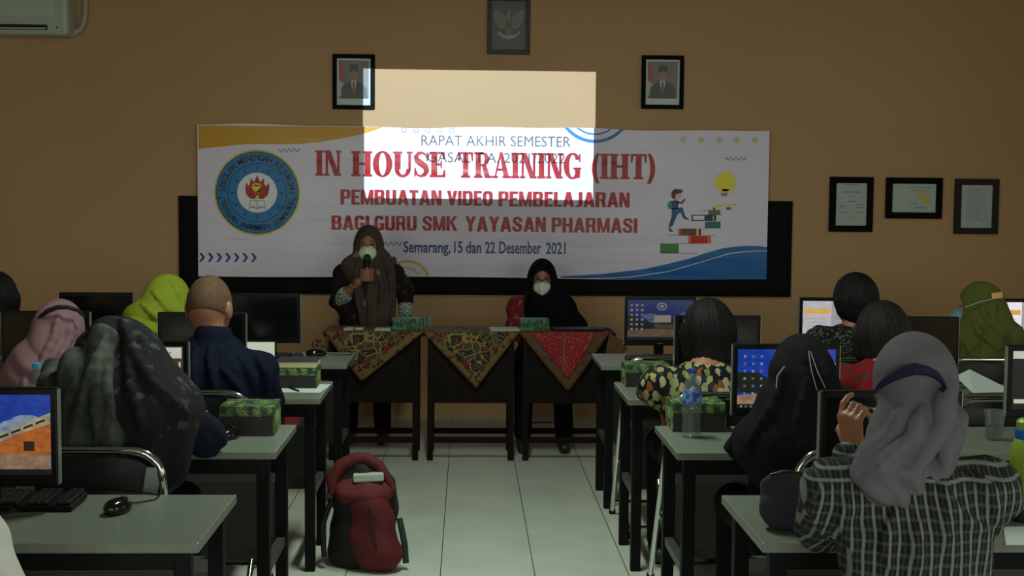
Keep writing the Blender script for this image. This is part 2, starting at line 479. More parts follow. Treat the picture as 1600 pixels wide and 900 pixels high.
    for i in range(5): prt('printed_ring', ring(631.5+18.5*i, 203+i*.2, 4.2, 3.1, 0, 2*PI, 14), banner_mat('ink_grey', C(96, 100, 122)), 1)
    for (zx, zy, w) in ((435, 235, 33), (1134, 248, 32), (594, 381, 34)):
        prt('zigzag', ribbon([(zx+w*i/8, zy+(2.6 if i % 2 else -2.6)) for i in range(9)], 1.5), navy, 1)
    for (zx, zy, w) in ((356, 374, 30), (890, 384.5, 33)):
        prt('zigzag', ribbon([(zx+w*i/8, zy+(2 if i % 2 else -2)) for i in range(9)], 1), banner_mat('ink_sand', C(190, 176, 160)), 1)
    ch = []
    for i in range(7):
        x = 311+13.5*i; y = 402+.1*i
        ch.append([(x, y-7), (x+4, y-7), (x+9.5, y), (x+4, y+7), (x, y+7), (x+4.8, y)])
    each('chevron', ch, navy, 1)
    # headline in slab capitals
    S, s_, t_ = .26, .11, .085
    def vstem(x, w, serif=True, z0=0, z1=1):
        o = [[(x, z0), (x+w, z0), (x+w, z1), (x, z1)]]
        if serif:
            for (zz0, zz1) in ((0, t_), (1-t_, 1)): o.append([(x-.07, zz0), (x+w+.07, zz0), (x+w+.07, zz1), (x-.07, zz1)])
        return o
    def el(cx, cz, rx, rz, a0, a1, wx, wz, n=14):
        o = []
        for i in range(n):
            a, b = a0+(a1-a0)*i/n, a0+(a1-a0)*(i+1)/n
            o.append([(cx+rx*math.cos(a), cz+rz*math.sin(a)), (cx+rx*math.cos(b), cz+rz*math.sin(b)),
                      (cx+(rx-wx)*math.cos(b), cz+(rz-wz)*math.sin(b)), (cx+(rx-wx)*math.cos(a), cz+(rz-wz)*math.sin(a))])
        return o
    def glyph(c):
        if c == 'I': return vstem(.07, S), .40
        if c == 'N': return vstem(.07, s_)+vstem(.62, s_)+[[(.05, 1), (.30, 1), (.73, 0), (.48, 0)]], .80
        if c == 'H': return vstem(.07, S)+vstem(.57, S)+[[(.3, .45), (.6, .45), (.6, .55), (.3, .55)]], .90
        if c == 'O': return el(.42, .5, .42, .52, 0, 2*PI, .26, .07, 28), .84
        if c == 'U': return [[(.07, .3), (.33, .3), (.33, 1), (.07, 1)], [(.0, 1-t_), (.40, 1-t_), (.40, 1), (.0, 1)], [(.66, .3), (.77, .3), (.77, 1), (.66, 1)], [(.59, 1-t_), (.84, 1-t_), (.84, 1), (.59, 1)]]+el(.42, .32, .35, .34, PI, 2*PI, .19, .10), .84
        if c == 'S':
            p = [(.60, .74), (.55, .88), (.40, .96), (.22, .93), (.12, .80), (.16, .66), (.34, .54), (.52, .42), (.58, .26), (.50, .10), (.34, .03), (.18, .08), (.10, .26)]
            w = [.06, .07, .09, .15, .2, .23, .25, .25, .23, .17, .1, .08, .06]
            return [list(q) for q in ribbon(p, w)]+[[(.58, .64), (.65, .64), (.65, 1), (.58, .96)], [(.05, 0), (.12, .04), (.12, .36), (.05, .36)]], .68
        if c == 'E': return vstem(.07, S)+[[(.3, 0), (.68, 0), (.68, .3), (.61, .3), (.56, t_), (.3, t_)], [(.3, 1), (.66, 1), (.66, .72), (.59, .72), (.54, 1-t_), (.3, 1-t_)], [(.3, .46), (.52, .46), (.52, .55), (.3, .55)], [(.47, .36), (.54, .36), (.54, .65), (.47, .65)]], .74
        if c == 'T': return [[(.25, 0), (.51, 0), (.51, 1), (.25, 1)], [(.16, 0), (.60, 0), (.60, t_), (.16, t_)], [(.02, 1-t_), (.74, 1-t_), (.74, 1), (.02, 1)], [(.02, .66), (.09, .66), (.14, 1-t_), (.02, 1-t_)], [(.67, .66), (.74, .66), (.74, 1-t_), (.62, 1-t_)]], .76
        if c == 'R': return vstem(.07, S)+el(.40, .73, .32, .27, -PI/2, PI/2, .22, .08)+[[(.3, 1-t_), (.42, 1-t_), (.42, 1), (.3, 1)], [(.3, .46), (.42, .46), (.42, .545), (.3, .545)], [(.36, .5), (.58, .5), (.78, .0), (.52, 0)], [(.55, 0), (.86, 0), (.86, t_), (.55, t_)]], .84
        if c == 'A': return [[(.34, 1), (.50, 1), (.82, 0), (.56, 0)], [(.36, 1), (.42, .88), (.18, 0), (.09, 0)], [(.2, .28), (.65, .28), (.65, .37), (.2, .37)], [(0, 0), (.28, 0), (.28, t_), (0, t_)], [(.50, 0), (.90, 0), (.90, t_), (.50, t_)]], .88
        if c == 'G': return el(.44, .5, .43, .52, .55, 2*PI-.45, .26, .08, 24)+[[(.56, .0), (.80, .05), (.80, .42), (.56, .42)], [(.48, .36), (.86, .36), (.86, .44), (.48, .44)], [(.74, .68), (.81, .64), (.81, 1), (.74, .94)]], .90
        if c == '(': return el(.62, .42, .56, .74, PI*.70, PI*1.30, .22, .02), .40
        if c == ')': return el(-.22, .42, .56, .74, -PI*.30, PI*.30, .22, .02), .40
        return [], .3
    def slab(word, px0, px1, pyt, pyb):
        polys = []; x = 0
        for c in word:
            g, adv = glyph(c); polys += [[(p[0]+x, p[1]) for p in pl] for pl in g]; x += adv+.03
        ax = min(p[0] for pl in polys for p in pl); bx = max(p[0] for pl in polys for p in pl)
        A = U(px0, pyt, YB); B = U(px1, pyt, YB); zb = U(px0, pyb, YB).z
        return [[(A.x+(p[0]-ax)/(bx-ax)*(B.x-A.x), zb+p[1]*(A.z-zb)) for p in pl] for pl in polys]
    for a_ in (('IN', 492.5, 533, 234.9, 274.5), ('HOUSE', 549, 696, 236, 275.5), ('TRAINING', 716, 908.5, 237.5, 277.5), ('(IHT)', 925, 1024, 240, 279.5)):
        prt('headline_word', slab(*a_), red, 3, world=True, over=True)
    def line(name, txt, x0p, x1p, yt, yb, m, bold, layer=2):
        A = U(x0p, yt, YB); B = U(x1p, yt, YB); zb = U(x0p, yb, YB).z; mb = MB()
        text_fit(mb, txt, A.x, B.x, zb, A.z, YB-.0012*layer, bold); mb.build(name, m, r, off=off, flat=True)
    # heavy condensed capitals, word by word in the fitted widths
    def sup(x0_, z0_, x1_, z1_, a0=0, a1=2*PI, sw=.22, bw=.17, n=20):
        cx, cz, rx, rz = (x0_+x1_)/2, (z0_+z1_)/2, (x1_-x0_)/2, (z1_-z0_)/2; o = []
        f = lambda c, e: math.copysign(abs(c)**e, c)
        P_ = lambda a, rx_, rz_, e: (cx+rx_*f(math.cos(a), e), cz+rz_*f(math.sin(a), e))
        for i in range(n):
            a, b = a0+(a1-a0)*i/n, a0+(a1-a0)*(i+1)/n
            o.append([P_(a, rx, rz, .55), P_(b, rx, rz, .55), P_(b, rx-sw, rz-bw, .6), P_(a, rx-sw, rz-bw, .6)])
        return o
    B_ = lambda a, b, c, d: [[(a, b), (c, b), (c, d), (a, d)]]
    def imp(c):
        H = PI/2
        if c == 'P': return B_(0, 0, .22, 1)+B_(.2, .84, .34, 1)+B_(.2, .40, .34, .55)+sup(.1, .40, .60, 1, -H, H, .22, .15), .62
        if c == 'E': return B_(0, 0, .22, 1)+B_(.2, 0, .50, .16)+B_(.2, .84, .50, 1)+B_(.2, .43, .46, .58), .53
        if c == 'M': return B_(0, 0, .19, 1)+B_(.57, 0, .76, 1)+[[(.02, 1), (.22, 1), (.44, .0), (.32, 0)], [(.54, 1), (.74, 1), (.44, 0), (.32, 0)]], .79
        if c == 'B': return B_(0, 0, .22, 1)+B_(.2, .84, .34, 1)+B_(.2, .44, .34, .58)+B_(.2, 0, .34, .16)+sup(.1, .46, .59, 1, -H, H, .21, .14)+sup(.1, 0, .62, .56, -H, H, .22, .14), .65
        if c == 'U': return B_(0, .25, .22, 1)+B_(.40, .25, .62, 1)+sup(0, 0, .62, .56, PI, 2*PI, .22, .17), .65
        if c == 'A': return [[(.22, 1), (.44, 1), (.22, 0), (0, 0)], [(.24, 1), (.46, 1), (.68, 0), (.46, 0)]]+B_(.17, .18, .51, .33), .69
        if c == 'T': return B_(.16, 0, .38, 1)+B_(0, .83, .54, 1), .56
        if c == 'N': return B_(0, 0, .19, 1)+B_(.43, 0, .62, 1)+[[(.02, 1), (.24, 1), (.60, 0), (.38, 0)]], .65
        if c == 'V': return [[(0, 1), (.22, 1), (.42, 0), (.22, 0)], [(.42, 1), (.64, 1), (.42, 0), (.22, 0)]], .65
        if c == 'Y': return [[(0, 1), (.22, 1), (.42, .42), (.22, .42)], [(.42, 1), (.64, 1), (.42, .42), (.22, .42)]]+B_(.21, 0, .43, .48), .65
        if c == 'I': return B_(0, 0, .22, 1), .26
        if c == 'H': return B_(0, 0, .22, 1)+B_(.40, 0, .62, 1)+B_(.2, .42, .42, .58), .65
        if c == 'D': return B_(0, 0, .22, 1)+B_(.2, .83, .34, 1)+B_(.2, 0, .34, .17)+sup(.05, 0, .62, 1, -H, H), .65
        if c == 'O': return sup(0, 0, .62, 1, 0, 2*PI, n=32), .65
        if c == 'L': return B_(0, 0, .22, 1)+B_(.2, 0, .48, .17), .50
        if c == 'J': return B_(.22, .22, .44, 1)+sup(-.10, 0, .44, .50, PI*1.35, 2*PI, .22, .17), .47
        if c == 'R': return B_(0, 0, .22, 1)+B_(.2, .84, .34, 1)+B_(.2, .42, .34, .56)+sup(.1, .42, .61, 1, -H, H, .22, .14)+[[(.32, .48), (.54, .48), (.64, 0), (.42, 0)]], .66
        if c == 'G': return sup(0, 0, .62, 1, .35, 2*PI-.4, n=26)+B_(.40, .05, .62, .50)+B_(.31, .36, .62, .50), .65
        if c == 'S': return [list(q) for q in ribbon([(.50, .66), (.50, .80), (.42, .90), (.30, .92), (.18, .90), (.11, .78), (.14, .64), (.30, .52), (.46, .40), (.50, .24), (.44, .10), (.30, .08), (.16, .10), (.10, .22), (.10, .34)], [.2, .2, .19, .17, .18, .2, .22, .23, .23, .21, .19, .17, .18, .2, .2])], .63
        if c == 'K': return B_(0, 0, .22, 1)+[[(.16, .45), (.24, .65), (.44, 1), (.68, 1), (.40, .55)], [(.22, .62), (.40, .66), (.70, 0), (.46, 0)]], .70
        return [], .3
    def block(word, px0, px1, pyt, pyb):
        polys = []; x = 0
        for c in word:
            g, adv = imp(c); polys += [[(p[0]+x, p[1]) for p in pl] for pl in g]; x += adv+.035
        ax = min(p[0] for pl in polys for p in pl); bx = max(p[0] for pl in polys for p in pl)
        A = U(px0, pyt, YB); B = U(px1, pyt, YB); zb = U(px0, pyb, YB).z
        return [[(A.x+(p[0]-ax)/(bx-ax)*(B.x-A.x), zb+p[1]*(A.z-zb)) for p in pl] for pl in polys]
    for a_ in (('PEMBUATAN', 532, 690, 296, 319.5), ('VIDEO', 698.5, 770, 298, 321), ('PEMBELAJARAN', 779, 984, 299, 322.5)):
        prt('subtitle_word', block(*a_), red, 2, world=True, over=True)
    for a_ in (('BAGI', 518, 577, 336.5, 359), ('GURU', 585, 651, 337, 360), ('SMK', 660, 715, 337.5, 360.5), ('YAYASAN', 727, 853, 338, 361.5), ('PHARMASI', 862, 996, 340, 363)):
        prt('school_word', block(*a_), red, 2, world=True, over=True)
    for w, a, b, c, d in (('Semarang,', 630.6, 704, 376.5, 400), ('15', 709.5, 723, 377, 395.5), ('dan', 728, 752, 377, 396), ('22', 758, 774, 377.5, 396), ('Desember', 780, 846, 377, 396.5), ('2021', 853, 884, 378.5, 397)):
        line('date_word', w, a, b, c, d, navy, .022)
    # school emblem
    ec = U(402, 301, YB); R0 = 63/213.0*1.0
    circ = lambda R, n=48: [[(ec.x+R*math.cos(2*PI*k/n), ec.z+R*math.sin(2*PI*k/n)) for k in range(n)]]
    def rg(R1, R2, n=48): return [[(ec.x+ra*math.cos(a), ec.z+ra*math.sin(a)) for ra, a in ((R1, 2*PI*k/n), (R1, 2*PI*(k+1)/n), (R2, 2*PI*(k+1)/n), (R2, 2*PI*k/n))] for k in range(n)]
    prt('emblem_rim', circ(R0+.012), banner_mat('ink_lime', C(200, 190, 60)), 2, True)
    prt('emblem_disc', circ(R0), cyan, 3, True)
    prt('emblem_ring', rg(.213, .208)+rg(R0, R0-.006), blk, 4, True)
    prt('emblem_centre', circ(.143), wht, 4, True)
    tk = []
    for k in range(12):
        a = PI/2-k*PI/6
        for q in ribbon([(ec.x+.16*math.cos(a), ec.z+.16*math.sin(a)), (ec.x+.19*math.cos(a), ec.z+.19*math.sin(a))], .008): tk.append(q)
    prt('emblem_ticks', tk, blk, 4, True)
    mb = MB()
    def around(txt, a0, a1, Rm, h, inward):
        n = len(txt)
        for i, ch_ in enumerate(txt):
            if ch_ == ' ': continue
            a = a0+(a1-a0)*(i+.5)/n
            vs, fs = text_tris(ch_, .02, 2)
            if ch_ == '*': vs, fs = [(.2*math.cos(k*PI/4), .2*math.sin(k*PI/4)) for k in range(8)], [tuple(range(8))]
            mx = (min(v[0] for v in vs)+max(v[0] for v in vs))/2
            ra = a-PI/2 if not inward else a+PI/2
            q = []
            for v in vs:
                lx, lz = (v[0]-mx)*h, (v[1]-.35)*h*1.15
                q.append((ec.x+Rm*math.cos(a)+lx*math.cos(ra)-lz*math.sin(ra), YB-.0012*4, ec.z+Rm*math.sin(a)+lx*math.sin(ra)+lz*math.cos(ra)))
            m1 = MB(); m1.add(q, fs); m1.build('emblem_letter', blk, r, off=off, flat=True)
    around('SEKOLAH MENENGAH KEJURUAN', PI*1.0, PI*.0, .252, .054, False)
    around('*YAYASAN PHARMASI SEMARANG*', -PI*.97, -PI*.03, .252, .050, True)
    e = lambda pts, k=1: [(ec.x+x*k, ec.z+z*k) for x, z in pts]
    prt('emblem_flame', [e([(-.045, -.045), (-.078, -.015), (-.085, .03), (-.075, .078), (-.064, .045), (-.05, .065), (-.045, .108), (-.025, .075), (-.012, .095), (0, .13), (.012, .095), (.025, .075), (.05, .105), (.05, .065), (.064, .045), (.085, .075), (.088, .03), (.078, -.015), (.045, -.045)])], red, 5, True)
    prt('emblem_goblet', [e([(-.04, .045), (-.03, .02), (-.01, .005), (-.006, -.03), (-.02, -.042), (.02, -.042), (.006, -.03), (.01, .005), (.03, .02), (.04, .045)])]+[e(q) for q in ribbon([(-.035, .05), (-.015, .065), (.02, .06), (.035, .035), (.01, .012), (-.01, -.005), (.012, -.02)], .011)], banner_mat('ink_gob', C(226, 214, 50)), 6, True)
    bk = []
    for s in (-1, 1):
        for pts in ([(0, -.062), (s*.02, -.053), (s*.05, -.058), (s*.058, -.105), (s*.03, -.098), (0, -.108), (0, -.062)], [(s*.066, -.115), (s*.03, -.105), (0, -.118)]):
            bk += [e(q) for q in ribbon(pts, .004)]
    prt('emblem_book', bk, blk, 5, True)
    # climbing pupil, books and lamp
    Z = lambda pts: [(1000+x/4.5, 240+y/4.5) for x, y in pts]
    bx = lambda a, b, c, d: Z([(a, b), (c, b), (c, d), (a, d)])
    col = lambda n, *c: banner_mat(n, C(*c))
    prt('green_book', [bx(142, 632, 272, 703)], col('ink_green', 44, 128, 48), 1)
    each('page_edge', [bx(272, 631, 402, 634), bx(272, 700, 400, 704), bx(195, 573, 340, 576), bx(430, 398, 482, 400), bx(440, 524, 460, 527), bx(565, 474, 580, 476), bx(565, 430, 580, 433), bx(500, 572, 525, 575)], col('ink_page', 70, 70, 90), 1)
    prt('red_book', [bx(360, 576, 475, 632)], col('ink_redbook', 196, 34, 40), 1)
    each('book_band', [bx(340, 575, 362, 632), bx(475, 575, 500, 632), bx(268, 527, 285, 575)], col('ink_orange', 222, 110, 50), 1)
    prt('brown_book', [bx(285, 527, 430, 575)], col('ink_brown', 110, 54, 34), 2)
    each('book_stripe', [bx(396, 527, 412, 575), Z([(520, 375), (560, 355), (680, 352), (680, 362), (580, 368), (530, 385)])], col('ink_pale', 226, 208, 96), 3)
    prt('teal_book', [bx(457, 478, 566, 525)], col('ink_teal', 36, 108, 108), 1)
    prt('navy_book', [bx(362, 430, 535, 473)], col('ink_nb', 24, 50, 78), 2)
    each('white_label', [bx(372, 437, 452, 466), bx(512, 435, 517, 470)], wht, 3)
    each('olive_book', [bx(480, 397, 565, 432), Z([(512, 378), (530, 378), (530, 398), (512, 398)]), bx(605, 376, 640, 395)], col('ink_olive', 120, 104, 54), 1)
    prt('light_bulb', [Z(ell2(600, 200, 58, 66))+[] , Z([(575, 250), (625, 250), (618, 280), (580, 280)])], col('ink_bulb', 238, 222, 46), 2)
    prt('bulb_glow', [Z(ell2(598, 205, 80, 84))], col('ink_glow', 226, 218, 150), 1)
    prt('bulb_base', [Z([(565, 278), (620, 274), (612, 298), (575, 304)])], col('ink_base', 140, 136, 168), 3)
    prt('pupil_hair', [Z([(220, 300), (222, 270), (240, 250), (262, 248), (290, 255), (300, 250), (298, 270), (280, 285), (262, 290), (252, 322), (232, 318)])], col('ink_hair', 96, 46, 34), 2)
    prt('pupil_face', [Z([(252, 285), (285, 280), (296, 300), (284, 320), (258, 325), (246, 312)])], col('ink_face', 226, 186, 170), 3)
    prt('pupil_bag', [Z([(195, 350), (208, 335), (225, 330), (228, 392), (205, 392), (192, 372)])], col('ink_bag', 44, 130, 160), 1)
    prt('pupil_body', [Z([(222, 335), (250, 325), (270, 335), (268, 385), (240, 392), (222, 392)]), Z([(262, 335), (290, 340), (310, 315), (320, 322), (300, 352), (262, 352)])], col('ink_coat', 28, 58, 96), 2)
    prt('pupil_legs', [Z([(222, 388), (268, 380), (300, 378), (318, 440), (345, 462), (325, 466), (300, 450), (284, 412), (262, 430), (230, 505), (212, 520), (200, 512), (222, 440)]), Z([(195, 520), (215, 525), (235, 548), (208, 550)])], col('ink_leg', 30, 82, 128), 2)
    return x0, x1, z0, z1
banner()

# ------------------------------------------------------------------ framed pictures
GL = mat('picture_glass', (1, 1, 1, 1), .04, alpha=.05)
def frame(name, px, w, label, cat, group=None, m=None, inner=None):
    first = []
    Y = WALLY-.03
    x0, x1, z0, z1 = rect_px(*px, Y)
    r = empty(name, ((x0+x1)/2, WALLY, z0)); tag(r, label, cat, group)
    m = m or BLACKW; cx, cz = (x0+x1)/2, (z0+z1)/2; f = MB()
    for s in (-1, 1):
        f.box((cx, Y+.014, cz+s*((z1-z0)/2-w/2)), (x1-x0, .028, w), bev=.004)
        f.box((cx+s*((x1-x0)/2-w/2), Y+.014, cz), (w, .028, z1-z0-2*w+.002), bev=.002)
    f.build('picture_frame', m, r, off=r.location)
    MB().box((cx, Y+.022, cz), (x1-x0-w*1.9, .008, z1-z0-w*1.9)).build('mount', inner or mat('mount_white', C(196, 206, 206), .6), r, off=r.location)
    MB().box((cx, Y+.009, cz), (x1-x0-2*w, .002, z1-z0-2*w)).build('glass', GL, r, off=r.location)
    def pic(nm, polys, col, layer, label=None, rough=.5):
        mb = MB()
        for pl in polys: mb.poly([(x0+w+u*(x1-x0-2*w), z0+w+v*(z1-z0-2*w)) for u, v in pl], Y+.018-.0008*layer)
        o = mb.build(nm, mat('print_%d_%d_%d' % col, C(*col), rough), first[0] if first else r, off=r.location, label=label, flat=True)
        if not first: first.append(o)
        return o
    return pic
R4 = lambda a, b, c, d: [(a, b), (c, b), (c, d), (a, d)]
def portrait(px, label, mirror, tie):
    pic = frame('framed_portrait', px, .030, label, 'picture', 'framed portraits above the banner')
    pic('photograph', [R4(.06, .14, .94, .96)], (108, 100, 92), 1)
    pic('flag_red', [[(.06, .96), (.06, .55), (.26, .42), (.2, .75), (.12, .96)]], (150, 40, 38), 2)
    pic('flag_white', [[(.06, .55), (.26, .42), (.3, .2), (.06, .2)]], (176, 170, 165), 2)
    hx = .5
    pic('suit', [[(hx-.38, .14), (hx-.36, .38), (hx-.24, .47), (hx-.09, .53), (hx+.09, .53), (hx+.26, .46), (hx+.38, .36), (hx+.4, .14)]], (24, 26, 34), 3)
    pic('shirt', [[(hx-.09, .53), (hx+.09, .53), (hx+.02, .22), (hx-.02, .22)]], (190, 190, 190), 4)
    pic('tie', [[(hx-.03, .5), (hx+.03, .5), (hx+.05, .25), (hx, .17), (hx-.05, .25)]], tie, 5)
    pic('face', [ell2(hx, .655, .125, .13)], (140, 104, 82), 4)
    pic('cap', [[(hx-.14, .70), (hx-.13, .86), (hx, .89), (hx+.13, .86), (hx+.14, .70), (hx, .74)]], (18, 18, 22), 5)
portrait((519.5, 84, 585.5, 171), 'framed portrait of a suited man, half lit by the projected slide', 0, (150, 34, 38))
portrait((1003.5, 86, 1068, 170.5), 'framed portrait of a suited man, on the unlit wall right of the slide', 0, (130, 24, 34))
def garuda():
    pic = frame('framed_crest', (762, -6, 828, 85), .03, 'dark framed eagle crest at the top centre of the wall', 'picture', m=mat('crest_frame', C(44, 34, 30), .5), inner=mat('crest_back', C(52, 54, 62), .5))
    g = (112, 110, 100)
    for s in (-1, 1):
        X = lambda u: .5+s*u
        wing = [(X(.06), .56), (X(.12), .72), (X(.3), .80), (X(.42), .82), (X(.44), .70), (X(.40), .58), (X(.34), .50), (X(.24), .45), (X(.12), .44)]
        pic('wing', [wing], g, 1)
        pic('wing_feathers', [[(X(.14+.07*i), .50+.012*i), (X(.15+.07*i), .74), (X(.16+.07*i), .74), (X(.16+.07*i), .50+.012*i)] for i in range(4)], (70, 70, 70), 2)
    pic('eagle_body', [[(.42, .55), (.44, .72), (.46, .80), (.52, .84), (.58, .80), (.54, .74), (.57, .6), (.58, .45), (.54, .3), (.46, .3), (.42, .42)]], g, 2)
    pic('shield', [[(.40, .62), (.60, .62), (.60, .48), (.5, .39), (.40, .48)]], (88, 66, 54), 3)
    pic('ribbon', [[(.18, .33), (.3, .26), (.5, .22), (.7, .26), (.82, .33), (.82, .40), (.7, .33), (.5, .29), (.3, .33), (.18, .40)]], (150, 148, 136), 3)
    pic('tail', [[(.44, .34), (.56, .34), (.6, .24), (.4, .24)]], g, 1)
garuda()
def cert(px, label, m=None, kind=0):
    pic = frame('framed_certificate', px, .046, label, 'certificate', 'framed certificates on the right of the wall', m)
    pic('sheet', [R4(.01, .01, .99, .99)], (164, 176, 174), 1)
    rows = []
    rnd = random.Random(kind)
    if kind == 0: spec = [(.25, .95, .75, .965), (.2, .78, .8, .80), (.4, .68, .6, .70), (.4, .56, .62, .58), (.12, .45, .35, .47), (.12, .40, .32, .42), (.65, .48, .92, .50), (.65, .42, .88, .44), (.15, .30, .4, .32), (.65, .30, .9, .32), (.4, .18, .6, .2)]
    elif kind == 1: spec = [(.35, .86, .9, .88), (.45, .76, .8, .78), (.5, .15, .8, .19), (.4, .3, .6, .32)]
    else: spec = [(.12+.1*rnd.random(), .9-.045*i, .6+.3*rnd.random(), .912-.045*i) for i in range(17)]
    pic('text_lines', [R4(*s) for s in spec], (104, 112, 112), 2)
    if kind == 1: pic('map_print', [[(.60, .62), (.62, .80), (.72, .82), (.76, .62), (.90, .48), (.88, .34), (.72, .30), (.6, .45)]], (190, 168, 40), 3)
cert((1298, 276, 1363.5, 362.5), 'upright certificate in a wide black frame, left of the three', kind=0)
cert((1386, 277, 1472, 342), 'landscape certificate with a yellow map print in a black frame', kind=1)
cert((1494, 279, 1559.5, 366), 'upright certificate of dense text in a grey-brown frame near the right corner', mat('grey_frame', C(44, 38, 38), .6, spec=.15), kind=2)

# ------------------------------------------------------------------ air conditioner and its pipe
def aircon():
    Yf = WALLY-.21
    a = U(106, 55, Yf); x1 = a.x; z0 = a.z; w, h = .86, .29
    r = empty('air_conditioner', (x1-w/2, WALLY, z0)); tag(r, 'white wall air conditioner at the upper left corner', 'air conditioner')
    m = mat('ac_white', C(176, 186, 168), .4)
    MB().box((x1-w/2, WALLY-.105, z0+h/2), (w, .21, h), bev=.03).build('casing', m, r, off=r.location)
    MB().box((x1-w/2-.03, Yf-.004, z0+.195), (w-.12, .012, .15), bev=.004).build('front_panel', mat('ac_panel', C(184, 196, 180), .35), r, off=r.location)
    MB().box((x1-.09-(w-.1)/2, Yf+.002, z0+.052), (w-.2, .02, .036)).build('air_outlet', mat('dark_slot', C(12, 12, 12), .7), r, off=r.location)
    MB().box((x1-.09-(w-.1)/2, Yf-.006, z0+.044), (w-.22, .006, .010)).build('louvre', m, r, off=r.location)
    MB().ell((x1-.075, Yf, z0+.052), (.006, .004, .006)).build('indicator', mat('dark_slot', C(12, 12, 12)), r, off=r.location)
    P = [U(104, 52, WALLY-.05), U(116, 51.5, WALLY-.05), U(126, 46, WALLY-.04), U(131, 36, WALLY-.03), U(133, 22, WALLY-.03), U(133.5, 0, WALLY-.03)]
    P.append(P[-1]+Vector((0, 0, CZ-P[-1].z)))
    Q = []
    for i in range(len(P)-1):
        for k in range(4): Q.append(P[i].lerp(P[i+1], k/4))
    Q.append(P[-1])
    tag(MB().tube(Q, .02, 12).build('refrigerant_pipe', mat('pipe_tape', C(168, 164, 146), .6, bump=.4, bs=30), smooth=True), 'beige wrapped pipe curving up beside the air conditioner', 'pipe')
aircon()

# ------------------------------------------------------------------ projector throwing the slide on the wall
def projector():
    L = U(745, 215, 5.9); L.z = 2.86
    a = U(562, 108, WALLY); b = U(934, 326, WALLY); x0, x1, z0, z1 = a.x, b.x, (b.z+U(562, 322.5, WALLY).z)/2, (a.z+U(934, 112, WALLY).z)/2
    r = empty('projector', (L.x, L.y-.05, 2.76)); tag(r, 'ceiling projector throwing a pale slide onto the wall and banner', 'projector')
    ld = bpy.data.lights.new('projector_lamp', 'SPOT'); ld.energy = PROJ; ld.color = (.72, 1.0, 1.22); ld.spot_size = math.radians(80); ld.spot_blend = 0; ld.shadow_soft_size = .0002
    lo = bpy.data.objects.new('projector_lamp', ld); COL.objects.link(lo); lo.location = L
    tgt = Vector(((x0+x1)/2, WALLY, (z0+z1)/2)); lo.rotation_euler = (tgt-L).to_track_quat('-Z', 'Y').to_euler()
    sd = .20; k = sd/(WALLY-L.y)
    M = lambda x, z: (L.x+(x-L.x)*k, L.z+(z-L.z)*k)
    ax, az0 = M(x0, z0); bx, az1 = M(x1, z1)
    Yp = L.y+sd; hx0, hx1, hz0, hz1 = L.x-.17, L.x+.17, L.z-.13, L.z+.07
    h = MB()
    h.box((L.x, L.y-.02+.0, hz1+.005), (.35, .48, .01)); h.box((L.x, L.y-.02, hz0-.005), (.35, .48, .01))
    for s in (-1, 1): h.box((L.x+s*.17, L.y-.02, (hz0+hz1)/2), (.01, .48, hz1-hz0))
    h.box((L.x, L.y-.25, (hz0+hz1)/2), (.35, .01, hz1-hz0))
    h.build('casing', mat('projector_white', C(200, 200, 196), .4), r, off=r.location)
    g = MB()
    for (c0, c1, d0, d1) in ((hx0, ax, hz0, hz1), (bx, hx1, hz0, hz1), (ax, bx, hz0, az0), (ax, bx, az1, hz1)):
        g.box(((c0+c1)/2, Yp+.003, (d0+d1)/2), (c1-c0, .006, d1-d0))
    g.build('lens_plate', BLK, r, off=r.location)
    MB().tube([(L.x, L.y-.1, hz1), (L.x, L.y-.1, CZ)], .02, 12).build('ceiling_mount', mat('projector_white', C(200, 200, 196)), r, off=r.location)
    t = MB()
    def tl(txt, a, b, yt, yb):
        A = U(a, yt, YB); B = U(b, yt, YB); zb = U(a, yb, YB).z
        kk = sd/(YB-L.y); m = lambda x, z: (L.x+(x-L.x)*kk, L.z+(z-L.z)*kk)
        p0, q0 = m(A.x, zb); p1, q1 = m(B.x, A.z)
        text_fit(t, txt, p0, p1, q0, q1, Yp-.0005, 0)
    tl('RAPAT AKHIR SEMESTER', 658.6, 891.5, 210.5, 227)
    tl('GASAL T.A. 2021/2022', 668, 883, 237, 253)
    t.build('slide_lettering', mat('slide_ink', C(70, 70, 80), .9, alpha=.95), r, off=r.location)
projector()

